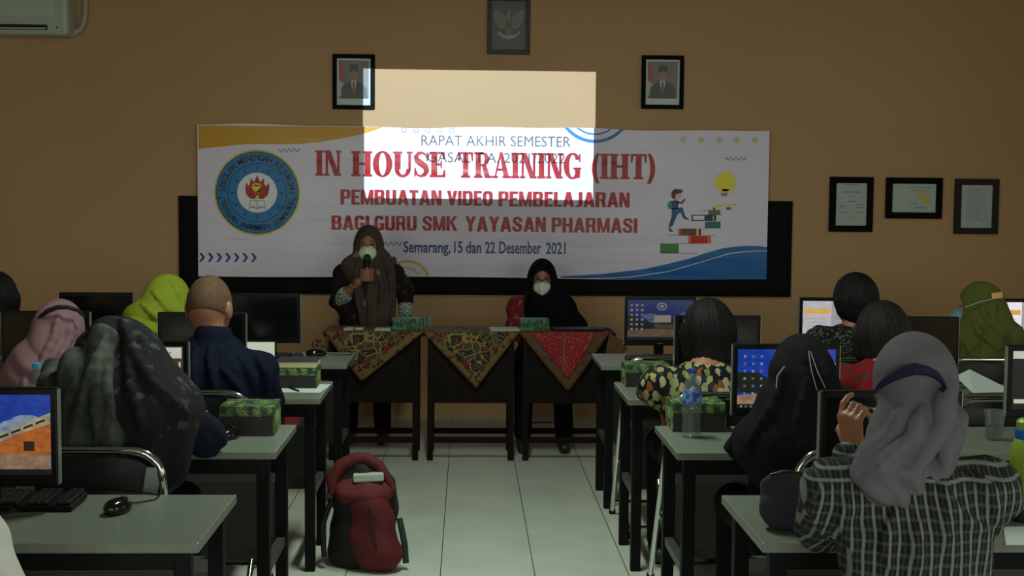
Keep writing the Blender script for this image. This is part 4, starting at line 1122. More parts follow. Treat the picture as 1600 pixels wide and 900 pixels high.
def batik(name, kind):
    t = NT(name); co = t.coord()
    if kind == 'brown':
        nz = t.noise(co, 10, 3); ad = t.n('ShaderNodeVectorMath', operation='MULTIPLY_ADD'); t.t.links.new(nz.outputs['Color'], ad.inputs[0]); ad.inputs[1].default_value = (.10,)*3; t.t.links.new(co, ad.inputs[2]); cw = ad.outputs[0]
        ve = t.voro(cw, 17, 'DISTANCE_TO_EDGE'); vc = t.voro(cw, 17)
        fill = t.ramp(t.sep(vc.outputs['Color'])[0], [(0, C(34, 22, 15)), (.35, C(62, 56, 26)), (.6, C(84, 30, 26)), (.8, C(40, 30, 18))], 'CONSTANT')
        gold = C(128, 108, 62)
        a = t.mix(t.step(ve.outputs['Distance'], .07, .045), fill, gold)
        a = t.mix(t.math('MULTIPLY', t.step(t.math('ABSOLUTE', t.math('SUBTRACT', vc.outputs['Distance'], .26)), .035, .02), .9), a, gold)
        v = t.voro(co, 5.5)
        a = t.mix(t.step(v.outputs['Distance'], .17, .12), a, C(110, 16, 38))
    else:
        v = t.voro(co, 70); v2 = t.voro(co, 9)
        a = t.ramp(v.outputs['Distance'], [(.20, C(170, 112, 92)), (.32, C(134, 20, 30))])
        a = t.mix(t.step(v2.outputs['Distance'], .07, .04), a, C(110, 84, 52))
        s = t.sep(co)
        for k in (-.16, 0, .16):
            a = t.mix(t.step(t.math('ABSOLUTE', t.math('SUBTRACT', s[0], t.math('ADD', k, t.math('MULTIPLY', s[2], -k*.9)))), .006, .004), a, C(104, 84, 52))
    t.set(Base_Color=a, Roughness=.85)
    return t.m
def border_mat(name, cols):
    t = NT(name); co = t.coord(); wv = t.voro(co, 34); n = t.noise(co, 30, 3)
    t.set(Base_Color=t.ramp(t.math('ADD', wv.outputs['Distance'], t.math('MULTIPLY', n.outputs[0], .5)), [(.35, cols[0]), (.55, cols[1]), (.8, cols[2])]), Roughness=.85)
    return t.m
def cloth(pxl, pxr, pxt, pyt, m, mb_, label, bw, wingl=0, wingr=0, deco=None):
    Yf = TYF-.022
    x0, x1 = U(pxl, 520, Yf).x, U(pxr, 520, Yf).x; tp = U(pxt, pyt, Yf)
    r = empty('batik_tablecloth', ((x0+x1)/2, Yf, TZ)); tag(r, label, 'tablecloth', 'batik cloths over the tables'); off = r.location
    top = MB(); top.box(((x0+x1)/2, (Yf+TYB)/2, TZ+.002), (x1-x0, TYB-Yf, .004)); top.build('cloth_top', m, r, off=off)
    # hanging point, gently rippled, thickness 3 mm
    def hang(A, B, T, name, mm, y0, N=22, rip=.008):
        vs = []; fs = []; idx = {}
        for i in range(N+1):
            for j in range(N+1-i):
                u, v = i/N, j/N   # u down to the tip, v across
                p = A*(1-u-v)+B*v+T*u
                yy = y0-.004-rip*u*(1-u)*2*(1+math.sin(p.x*30))-(.012*u if rip else 0)*math.sin(p.x*17+1)
                idx[i, j] = len(vs); vs.append((p.x, yy, p.z))
        for i in range(N):
            for j in range(N-i):
                fs.append((idx[i, j], idx[i, j+1], idx[i+1, j]))
                if j < N-i-1: fs.append((idx[i, j+1], idx[i+1, j+1], idx[i+1, j]))
        mb = MB(); mb.add(vs, fs); o = mb.build(name, mm, r, off=off, smooth=True)
        s = o.modifiers.new('th', 'SOLIDIFY'); s.thickness = .003; s.offset = 0
        return o
    A, B, T = Vector((x0, Yf, TZ+.003)), Vector((x1, Yf, TZ+.003)), Vector((tp.x, Yf, tp.z))
    c = (A*1.0+B+T)/3
    hang(A, B, T, 'cloth_border', mb_, Yf)
    sh = 1-bw
    i_ = Vector((A.x+(B.x-A.x)*bw*.9, 0, A.z)), Vector((B.x-(B.x-A.x)*bw*.9, 0, B.z)), Vector((T.x, 0, T.z+(A.z-T.z)*bw*1.5))
    hang(i_[0], i_[1], i_[2], 'cloth_field', m, Yf-.0052)
    for s, xx, w in ((-1, x0, wingl), (1, x1, wingr)):
        if not w: continue
        vs = []; fs = []; N = 12
        # side point falling over the table edge
        o = MB()
        pts = [Vector((xx, Yf, TZ+.003)), Vector((xx, TYB, TZ+.003)), Vector((xx+s*w, (Yf*.75+TYB*.25), TZ-.16))]
        q = [Vector((xx, Yf, TZ+.003)), Vector((xx+s*w*.9, Yf-.01, TZ-.05)), Vector((xx+s*w, Yf, TZ-.10)), Vector((xx+s*w*.4, Yf-.03, TZ-.17)), Vector((xx-s*.02, Yf-.01, TZ-.12))]
        o.add(pts, [(0, 1, 2)]); o.add(q, [(0, 1, 2, 3, 4)])
        ob = o.build('cloth_wing', mb_, r, off=off); sm = ob.modifiers.new('th', 'SOLIDIFY'); sm.thickness = .003; sm.offset = 0
B1 = batik('batik_brown', 'brown'); B2 = batik('batik_red', 'red')
BB1 = border_mat('batik_border_brown', (C(30, 20, 14), C(78, 44, 25), C(108, 82, 44)))
BB2 = border_mat('batik_border_gold', (C(38, 26, 18), C(78, 62, 36), C(92, 58, 36)))
cloth(505, 661, 565, 596, B1, BB1, 'brown and gold batik cloth hanging to a point, leftmost of the three', .14, wingl=.07)
cloth(661, 811, 744, 606, B1, BB1, 'brown and gold batik cloth hanging to a point, on the middle table', .12)
cloth(811, 952, 888, 613, B2, BB2, 'red batik cloth with white dots and gold border on the right table', .15, wingr=.11)
def on_table(px, Y): return U(px, 515, Y).x
def tissue(px0, px1, Y, label, h):
    x0, x1 = on_table(px0, Y), on_table(px1, Y)
    r = empty('tissue_box', ((x0+x1)/2, Y+.06, TZ+.0045)); tag(r, label, 'tissue box', 'green leaf-print boxes on the speakers\' tables')
    MB().box((0, 0, h/2), (x1-x0, .12, h), bev=.003).build('box_body', leaf_mat('leaf_print_vivid', C(16, 72, 36), C(78, 136, 84), C(14, 48, 30), 60), r)
    MB().box((0, 0, h+.0008), (x1-x0-.03, .08, .0016)).build('box_top', mat('box_top_pale', C(84, 120, 92), .5), r)
tissue(613, 661, 7.76, 'green leaf-print box on the table beside the standing speaker', .073)
tissue(812, 858.5, 7.76, 'green leaf-print box before the seated woman', .073)
def flat(name, px0, px1, Y, d, th, m, label, cat, rz=0):
    x0, x1 = on_table(px0, Y), on_table(px1, Y)
    o = MB().box((0, 0, th/2), (x1-x0, d, th), bev=min(.003, th*.3)).build(name, m, loc=((x0+x1)/2, Y, TZ+.0045)); o.rotation_euler = (0, 0, rz); tag(o, label, cat); return o
flat('paper_sheet', 538, 553, 7.82, .14, .006, PAPER, 'small white papers on the batik cloth before the standing speaker', 'paper')
flat('note_card', 555, 568, 7.80, .06, .012, mat('card_pale', C(176, 190, 180), .6), 'pale folded card on the table below the microphone hand', 'card')
flat('paper_sheet', 586, 611, 7.80, .15, .006, PAPER, 'white papers left of the green box near the standing speaker', 'paper')
flat('notebook', 765, 811, 7.82, .16, .012, mat('notebook_pale', C(176, 170, 150), .6), 'thin pale notebook left of the seated woman\'s green box', 'notebook', .05)
flat('writing_folder', 862, 943, 7.84, .16, .014, BLK, 'flat black folder on the red batik cloth', 'folder', .03)
for k, (px, lb) in enumerate(((663, 'small clear glass right of the green box, left one'), (671, 'small clear glass right of the green box, right one'))):
    x = on_table(px, 7.85)
    r = empty('drinking_glass', (x, 7.85, TZ+.0045)); tag(r, lb, 'glass', 'clear glasses on the middle table')
    MB().lathe([(.016, 0), (.018, .004), (.021, .088), (.019, .088), (.016, .006)], n=20).build('glass_body', m_, r, smooth=True)
# chair of the seated presenter
c = copy_tree(ch0); c.location = (.50, 8.52, 0); c.rotation_euler = (0, 0, PI); tag(c, 'folding chair under the seated woman behind the red batik table', 'chair', 'chrome folding chairs')

# ------------------------------------------------------------------ backpack on the floor
def backpack():
    bx, by = U(572, 880, 5.40).x, 5.45
    r = empty('backpack', (bx, by, 0), 0); tag(r, 'red and black hiking backpack on the floor by the aisle', 'backpack')
    lean = -.05
    red = mat('pack_red', C(84, 12, 18), .8, var=.25, vs=9, bump=.5, bs=22, bd=.01)
    dk_ = mat('pack_black', C(16, 14, 15), .8, var=.2, vs=9, bump=.5, bs=25, bd=.01)
    f = lambda P: .006*np.sin(P[:, 2]*38+P[:, 0]*14)+.005*np.sin(P[:, 0]*45+P[:, 2]*12)
    body = [cap((-.02, .04, .10), (.0, .02, .30), .155, .13, flat=.75, n=(0, 1, 0), fold=f), cap((-.03, .03, .32), (-.06, .03, .40), .12, .085, k=.06, flat=.7, n=(0, 1, 0), fold=f)]
    body.append(ell((0, 0, -.5), (1, 1, .503), k=.01, op='s'))
    np_obj('pack_body', mesh_sdf(body, .009), dk_, r)
    pk = [cap((.055, -.07, .09), (.015, -.07, .28), .105, .09, flat=.6, n=(0, 1, 0), fold=f), ell((0, 0, -.5), (1, 1, .503), k=.01, op='s')]
    np_obj('front_pocket', mesh_sdf(pk, .008), red, r)
    lid = [cap((-.06, -.02, .345), (.055, -.03, .335), .062, .058, flat=.9, n=(0, 1, 0), fold=f), ell((0, -.03, .33), (.12, .09, .05), k=.03, fold=f)]
    np_obj('lid', mesh_sdf(lid, .008), red, r)
    st = lambda pts, rr, nm, m: MB().tube(pts, rr, 10).build(nm, m, r, smooth=True)
    A = [(-.14, -.02, .33), (-.145, -.02, .39), (-.11, -.01, .445), (-.05, -.01, .475), (.0, -.01, .475), (.05, -.02, .45), (.085, -.03, .40), (.12, -.04, .34)]
    st(A, [.028, .03, .03, .026, .024, .024, .02, .012], 'shoulder_strap', red)
    np_obj('back_pad', mesh_sdf([cap((-.03, .03, .385), (.0, .02, .395), .07, .06, flat=.4, n=(0, 1, 0))], .009), mat('mesh_grey', C(58, 58, 54), .9, bump=.6, bs=120), r)
    MB().box((.01, -.045, .402), (.13, .05, .035), ry=-.05, bev=.006).build('white_packet', mat('packet_white', C(170, 176, 165), .6), r)
    st([(-.15, -.02, .30), (-.19, -.02, .18), (-.18, -.03, .05)], .012, 'side_strap', dk_)
    st([(.14, -.03, .22), (.155, -.05, .16), (.165, -.04, .10), (.17, -.05, .03)], .014, 'hip_strap', mat('strap_green', C(30, 48, 34), .8))
    st([(.02, -.136, .29), (.03, -.14, .22), (.05, -.14, .12)], .004, 'zip', mat('zip_dark', C(20, 16, 16), .5))
backpack()

# ================================================================== PEOPLE
SKIN = mat('skin_brown', C(146, 98, 72), .5, var=.05, vs=20)
SKIN2 = mat('skin_deep', C(130, 88, 66), .5, var=.05, vs=20)
SHOE = mat('shoe_dark', C(28, 26, 28), .5)
TROU = mat('trouser_black', C(10, 10, 12), .9, spec=.15)
def vec(*a): return Vector(a)
def cloth_mat(name, col, rough=.85, var=.12, vs=10, bump=.35, bs=26, bd=.006):
    return mat(name, col, rough, var=var, vs=vs, bump=bump, bs=bs, bd=bd, spec=.08)
def folds(c, amp=.004, n=9, zf=20, ph=0.0, z1=None, wob=6):
    cx, cy = float(c[0]), float(c[1])
    def f(P):
        a = np.arctan2(P[:, 1]-cy, P[:, 0]-cx)
        w = np.sin(n*a+zf*P[:, 2]+ph+.8*np.sin(wob*P[:, 2]*3+2*a))
        r = -amp*(w*.7+.5*np.sin(2.3*n*a-zf*.7*P[:, 2]+ph*2))
        if z1 is not None: r = r*np.clip((z1-P[:, 2])/.08, 0, 1)
        return r
    return f
def hand_prims(w, d, n, thumb_side, curl=.5, spread=.0, L=.17, point=False, r=.0085):
    """palm and five fingers; w wrist, d pointing along the hand, n the way the palm faces"""
    d = d.normalized(); n = (n-d*n.dot(d)).normalized(); s = d.cross(n)*thumb_side
    q = []; sc = L/.17
    for i, (off, ln, kn) in enumerate(((.028, .072, .085), (.009, .080, .088), (-.010, .074, .084), (-.028, .058, .076))):
        off *= sc; kp = w+d*kn*sc+s*off
        q.append(cap(w+s*off*.55, kp, .014*sc, .0105*sc, k=.012))
        cu = curl if not (point and i == 0) else curl*.5
        dd = d.copy(); p = kp; ax = s.normalized()*1.0
        for seg, frac in enumerate((.45, .32, .23)):
            ang = cu*(1.0, 1.35, .9)[seg]
            c_, s_ = math.cos(ang), math.sin(ang)
            nd = dd*c_+n*s_; n2 = n*c_-dd*s_
            # rotate the finger plane
            dd, nn = nd.normalized(), n2
            p2 = p+dd*ln*frac*sc
            q.append(cap(p, p2, r*sc*(1-.08*seg), r*sc*(.92-.08*seg), k=.003))
            p = p2; n_keep = n; n = nn
        n = (d.cross(s)*-1 if False else (n_keep - d*0))
        n = s.cross(d)*thumb_side if thumb_side else n
        n = n.normalized()
    tb = w+d*.022*sc+s*.022*sc
    t1 = tb+(s*.028+d*.024+n*.012)*sc; t2 = t1+(s*.004+d*.026+n*.014*(1+curl))*sc; t3 = t2+(-s*.010*curl+d*.018+n*.010*curl)*sc
    q += [cap(tb, t1, .0135*sc, .0105*sc, k=.01), cap(t1, t2, .0098*sc, .009*sc, k=.003), cap(t2, t3, .009*sc, .0078*sc, k=.003)]
    return q
def frame_of(yaw, pitch=0.0, roll=0.0):
    R = Matrix.Rotation(yaw, 3, 'Z') @ Matrix.Rotation(pitch, 3, 'X') @ Matrix.Rotation(roll, 3, 'Y')
    return R @ vec(1, 0, 0), R @ vec(0, 1, 0), R @ vec(0, 0, 1), R
def person(label, X, Y, hc, yaw=0.0, hyaw=None, hpitch=0.0, hroll=0.0, sw=.165, stand=False, arms=None, top=None, bottom=TROU, skin=SKIN,
           wear=None, bres=.008, cres=.0085, top_fold=.004, sleeve=.90, bulk=1.0, hands=None, top_extra=None, group=None, sleeve_n=(8, 30), knee=.40, feetx=.12, sc=1.0, nb=None, shoulder_drop=0, robe=None, ridges=None):
    hyaw = yaw if hyaw is None else hyaw
    R, F, Uv, _ = frame_of(yaw); hR, hF, hU, HM = frame_of(hyaw, hpitch, hroll)
    root = empty('person', (X, Y, 0)); tag(root, label, 'person', group); off = root.location
    HR = np.array(HM)  # columns: right, forward, up
    pel = vec(X, Y, .86 if stand else .58)
    nb = nb or hc - hU*.15*sc - F*.03
    ch = nb.lerp(pel, .34); mid = nb.lerp(pel, .68)
    S = {s: nb + R*(s*sw) - vec(0, 0, .05+shoulder_drop) for s in (-1, 1)}
    body = [ell(hc+hU*.012, V3((.076, .094, .104))*sc, R=HR, k=.02), ell(hc+hF*.022*sc-hU*.052*sc, V3((.055, .062, .062))*sc, R=HR, k=.035),
            cap(hc+hF*.092*sc+hU*.012*sc, hc+hF*.112*sc-hU*.022*sc, .008, .013, k=.014),
            cap(hc-hU*.05-hF*.02, nb, .052, .056, k=.03)]
    for s in (-1, 1):
        body.append(ell(hc+hR*(s*.079*sc)-hU*.008-hF*.006, V3((.012, .020, .033))*(1.15 if sc > 1 else 1), R=HR, k=.006))
        body.append(ell(hc+hR*(s*.031*sc)+hF*.086*sc+hU*.012*sc, (.017, .014, .012), R=HR, k=.012, op='s'))
        body.append(cap(hc+hR*(s*.02*sc)+hF*.092*sc+hU*.03*sc, hc+hR*(s*.045*sc)+hF*.078*sc+hU*.03*sc, .008, .007, k=.012))
        body.append(ell(hc+hR*(s*.031*sc)+hF*.078*sc+hU*.012*sc, (.013, .013, .012), R=HR, k=.003))
    T = lambda g, fo=None: [cap(pel, mid, .135*bulk+g, .118*bulk+g, k=.05, flat=.74, n=F, fold=fo), cap(mid, ch, .118*bulk+g, .13*bulk+g, k=.05, flat=.70, n=F, fold=fo),
                   cap(ch, nb-Uv*.04, .125*bulk+g, .07+g, k=.06, flat=.75, n=F, fold=fo), cap(S[-1], S[1], .052+g, k=.05, fold=fo)]
    body += T(0)
    A = {}
    for s in (-1, 1):
        if arms and arms.get(s): el_, wr = arms[s]
        elif stand: el_ = S[s]+R*(s*.07)-Uv*.27+F*.02; wr = el_-Uv*.23+F*.06
        else: el_ = S[s]+R*(s*.06)-Uv*.24+F*.12; el_.z = max(el_.z, .80); wr = el_-R*(s*.06)+F*.24; wr.z = .815
        A[s] = (S[s], el_, wr)
        body += [cap(S[s], el_, .048, .040, k=.03), cap(el_, wr, .038, .026, k=.02)]
        hd = (hands or {}).get(s)
        if hd is None:
            d = (wr-el_).normalized()
            body += hand_prims(wr, vec(d.x, d.y, d.z*.2), -Uv, -s if False else s, .25)
        elif hd != 'none': body += hd
    legs = {}
    for s in (-1, 1):
        if stand: h = pel+R*(s*.08)-Uv*.02; kn = vec(X, Y, .46)+R*(s*.10); an = vec(X, Y, .08)+R*(s*feetx)
        else: h = pel+R*(s*.09)-Uv*.03; kn = vec(X, Y, .535)+R*(s*.12)+F*knee; an = vec(X, Y, .08)+R*(s*feetx)+F*(knee+.02)
        legs[s] = (h, kn, an)
        body += [cap(h, kn, .08, .052, k=.03), cap(kn, an, .05, .034, k=.02), cap(an-Uv*.03-F*.02, an-Uv*.04+F*.12, .033, .026, k=.02)]
    bo = np_obj('body', mesh_sdf(body, bres), skin, root, off)
    # clothes
    fo = folds((X, Y), top_fold, 7, 16, ph=X*9)
    tp = T(.015, fo)
    for s in (-1, 1):
        a, e_, w = A[s]; we = e_.lerp(w, sleeve)
        f2 = (lambda P, e_=e_: -top_fold*np.sin((P[:, 2]*.8+P[:, 0]*.5+P[:, 1]*.4)*70+2*np.sin(P[:, 0]*40)))
        tp += [cap(a, e_, .064*bulk+.004, .056*bulk+.002, k=.035, fold=f2), cap(e_, we, .054*bulk, .037*bulk, k=.02, fold=f2)]
    if top_extra: tp += top_extra
    if robe: tp += [cap(pel, vec(X, Y, robe), .155*bulk, .15*bulk, k=.05, flat=.72, n=F, fold=fo)]
    # collar opening keeps the neck free
    tp.append(cap(nb+Uv*.0, nb+Uv*.15, .062, .08, k=.01, op='s'))
    if ridges: tp = add_ridges(tp, ridges, max(Y-.8, 1.6))
    to = np_obj('shirt', mesh_sdf(tp, cres), top, root, off)
    bt = [cap(pel, pel-Uv*.06, .142*bulk, .14*bulk, k=.05, flat=.8, n=F)]
    for s in (-1, 1):
        h, kn, an = legs[s]
        bt += [cap(h, kn, .092, .068, k=.04), cap(kn, an.lerp(kn, .06), .066, .055, k=.02)]
    np_obj('trousers', mesh_sdf(bt, .011), bottom, root, off)
    for s in (-1, 1):
        h, kn, an = legs[s]
        np_obj('shoe', mesh_sdf([cap(an-Uv*.038-F*.035, an-Uv*.045+F*.13, .042, .034, k=.02), ell(vec(an.x, an.y, -.1), (.4, .4, .1), k=.004, op='s')], .008), SHOE, root, off)
    J = dict(root=root, off=off, R=R, F=F, U=Uv, hR=hR, hF=hF, hU=hU, HR=HR, hc=hc, nb=nb, S=S, ch=ch, mid=mid, pel=pel, A=A)
    if wear: wear(J)
    return J
def march(q, px, py, out=0.0, t0=None):
    """first point of the shape q on the line of sight of photo pixel px,py"""
    d = U(px, py, 3.0)-CAM; d.normalize()
    t_ = t0 if t0 else 2.0
    for _ in range(120):
        pt = CAM+d*t_; dd = float(sdf(q, np.array([pt], dtype=np.float32))[0])
        if dd < .0012: return CAM+d*(t_-out)
        t_ += max(dd*.6, .001)
        if t_ > 10: return None
    return CAM+d*(t_-out)
def add_ridges(q, ridges, t0=2.0):
    """raised folds that follow the surface"""
    new = []
    for pts, r in ridges:
        P = []
        for i in range(len(pts)-1):
            for k in range(3):
                t = k/3; P.append((pts[i][0]*(1-t)+pts[i+1][0]*t, pts[i][1]*(1-t)+pts[i+1][1]*t))
        P.append(pts[-1])
        W = [march(q, x, y, r*.1, t0) for x, y in P]
        W = [w for w in W if w is not None]
        n = len(W)
        for i in range(n-1):
            if (W[i]-W[i+1]).length > .12: continue
            tp = lambda i: r*(.35+.65*math.sin(PI*min(max((i+.5)/n, 0), 1)))
            new.append(cap(W[i], W[i+1], tp(i), tp(i+1), k=.014))
    return q+new
def hijab(J, m, extra=None, amp=.0035, n=8, drop=.20, face=False, shw=.15, res=.006, back=.10, name='headscarf', size=1.0, open_=None, thin=1.0, label=None, ridges=None):
    hc, nb, R, F, Uv, hF, hU, hR = (J[k] for k in ('hc', 'nb', 'R', 'F', 'U', 'hF', 'hU', 'hR'))
    fo = folds(nb, amp, n, 14, ph=hc.x*5, z1=hc.z+.02); fo2 = folds(nb-F*.1, amp*1.6, n, 20, ph=hc.x*3)
    q = [ell(hc+hU*.016-hF*.006, V3((.092, .112, .120))*size, R=J['HR'], k=.03),
         cap(hc-hU*.02-hF*.01, nb+Uv*.02, .09*size, .078*size, k=.04, fold=fo),
         cap(nb+Uv*.02, nb-Uv*.07, .085, .11, k=.05, flat=.9, n=F, fold=fo),
         cap(nb-R*shw-Uv*.045, nb+R*shw-Uv*.045, .068*thin, k=.07, fold=fo2),
         cap(nb-Uv*.03-F*.06, nb-Uv*(back+.03)-F*.085, .10*thin, .10*thin, k=.06, flat=.55, n=F, fold=fo2),
         cap(nb-Uv*.03+F*.07, nb-Uv*(drop)+F*.10, .11*thin, .10*thin, k=.06, flat=.5, n=F, fold=fo2)]
    if extra: q += extra
    if ridges: q = add_ridges(q, ridges, max(hc.y-.7, 1.8))
    if face: q.append(ell(hc+hF*.085-hU*.012 if open_ is None else open_, (.060, .075, .080), R=J['HR'], k=.012, op='s'))
    o = np_obj(name, mesh_sdf(q, res), m, J['root'], J['off'], label=label)
    return o
def eyes(J, brow=True, sc=1.0):
    for s in (-1, 1):
        c = J['hc']+J['hR']*(s*.031*sc)+J['hF']*.0865*sc+J['hU']*.011*sc
        e = MB().ell(c, (.0085, .006, .0055), 12, 8); e.build('eye', mat('eye_dark', C(30, 20, 18), .2), J['root'], smooth=True, off=J['off'])
        if brow:
            b = MB().tube([c+J['hU']*.016-J['hR']*s*.014+J['hF']*.006, c+J['hU']*.021+J['hF']*.005, c+J['hU']*.017+J['hR']*s*.017-J['hF']*.004], [.002, .003, .0015], 6)
            b.build('eyebrow', mat('brow_dark', C(36, 26, 24), .8), J['root'], off=J['off'])
def mask(J, m, wid=.058, duck=True, fwd=.070):
    hc, hF, hU, hR = J['hc'], J['hF'], J['hU'], J['hR']
    c = hc+hF*fwd-hU*.046
    q = [ell(c, (wid, .052, .052), R=J['HR'], k=.01)]
    if duck: q += [cap(c+hF*.046+hU*.03, c+hF*.046-hU*.034, .008, .006, k=.03)]
    else: q += [cap(c-hR*.03+hF*.04, c+hR*.03+hF*.04, .012, k=.03)]
    np_obj('face_mask', mesh_sdf(q, .004), m, J['root'], J['off'])
def hair_cap(J, m, prims, name='hair', res=.006, amp=.0018, face=True):
    hx_, hy_ = J['hc'].x, J['hc'].y
    f = lambda P: amp*(np.sin(np.arctan2(P[:, 1]-hy_, P[:, 0]-hx_)*34+3*np.sin(P[:, 2]*18))+.8*np.sin(np.arctan2(P[:, 1]-hy_, P[:, 0]-hx_)*13+P[:, 2]*20))
    for p in prims: p['fold'] = f
    q = prims
    if face: q.append(ell(J['hc']+J['hF']*.095-J['hU']*.03, (.066, .085, .092), R=J['HR'], k=.015, op='s'))
    return np_obj(name, mesh_sdf(q, res), m, J['root'], J['off'])
def hair_mat(name, col):
    if name in _mc: return _mc[name]
    t = NT(name); w = t.noise(t.coord(scale=(9, 9, 1.6)), 16, 4, .6)
    t.set(Base_Color=t.ramp(w.outputs[0], [(.3, tuple(c*.5 for c in col[:3])+(1,)), (.75, col)]), Roughness=.6, Specular_IOR_Level=.2)
    t.bump(w.outputs[0], .8, .006); _mc[name] = t.m; return t.m

def crease(dx, dz, fr, amp, wob=1.2, wf=14, dy=0.0, ph=0.0):
    def f(P):
        a = (P[:, 0]*dx+P[:, 2]*dz+P[:, 1]*dy)*fr+ph+wob*np.sin((P[:, 0]*dz-P[:, 2]*dx)*wf)
        return -amp*(np.abs(np.sin(a))-.5)*(1+.5*np.sin(a*.37+1))
    return f
# patterned cloths ----------------------------------------------------------
def floral(name, base, cols, sc, thr=(.30, .36), stretch=(1, 1, 1), dist=0):
    t = NT(name); co = t.coord(scale=stretch)
    if dist:
        nz = t.noise(co, sc*1.6, 2); add = t.n('ShaderNodeVectorMath', operation='MULTIPLY_ADD'); t.t.links.new(nz.outputs['Color'], add.inputs[0]); add.inputs[1].default_value = (dist,)*3; t.t.links.new(co, add.inputs[2]); co = add.outputs[0]
    v = t.voro(co, sc); v.inputs['Randomness'].default_value = .9
    ed = t.voro(co, sc, 'DISTANCE_TO_EDGE'); ed.inputs['Randomness'].default_value = .9
    pet = t.step(v.outputs['Distance'], thr[1], thr[0])
    r = t.sep(v.outputs['Color'])[0]
    c = t.ramp(r, [(i/len(cols), cc) for i, cc in enumerate(cols)], 'CONSTANT')
    t.set(Base_Color=t.mix(pet, base, c), Roughness=.85, Specular_IOR_Level=.2)
    t.bump(t.noise(t.coord(), 24, 3).outputs[0], .35, .006)
    return t.m
def plaid():
    t = NT('plaid_cloth'); co = t.coord()
    nz = t.noise(co, 5, 2); add = t.n('ShaderNodeVectorMath', operation='MULTIPLY_ADD'); t.t.links.new(nz.outputs['Color'], add.inputs[0]); add.inputs[1].default_value = (.035,)*3; t.t.links.new(co, add.inputs[2])
    s = t.sep(add.outputs[0]); s0 = t.sep(co)
    def band(v, per, lo, hi): return t.step(t.math('ABSOLUTE', t.math('SUBTRACT', t.math('FRACT', t.math('DIVIDE', v, per)), .5)), lo, hi)
    vx = t.math('ADD', s[0], 5); vz = t.math('ADD', s[2], 5)
    st = t.math('SUBTRACT', 1, band(vx, .0225, .09, .17)); th = t.math('SUBTRACT', 1, band(t.math('ADD', vx, .0113), .0225, .05, .09))
    hz = t.math('SUBTRACT', 1, band(vz, .026, .10, .18))
    yoke = t.step(s0[2], .955, .97)
    vert = t.math('MULTIPLY', st, t.math('SUBTRACT', 1, t.math('MULTIPLY', yoke, .75)))
    hor = t.math('MULTIPLY', hz, t.math('ADD', .22, t.math('MULTIPLY', yoke, .78)))
    k = t.math('MINIMUM', t.math('ADD', vert, t.math('ADD', hor, t.math('MULTIPLY', th, .15))), 1.0)
    t.set(Base_Color=t.mix(k, C(32, 34, 35), C(112, 116, 112)), Roughness=.9, Specular_IOR_Level=.15)
    t.bump(t.noise(t.coord(), 18, 3).outputs[0], .4, .01)
    return t.m
def checker(name):
    t = NT(name); ck = t.n('ShaderNodeTexChecker', i_Vector=t.coord(), i_Scale=95); ck.inputs[1].default_value = C(168, 176, 168); ck.inputs[2].default_value = C(40, 46, 44)
    t.set(Base_Color=ck.outputs[0], Roughness=.85); return t.m

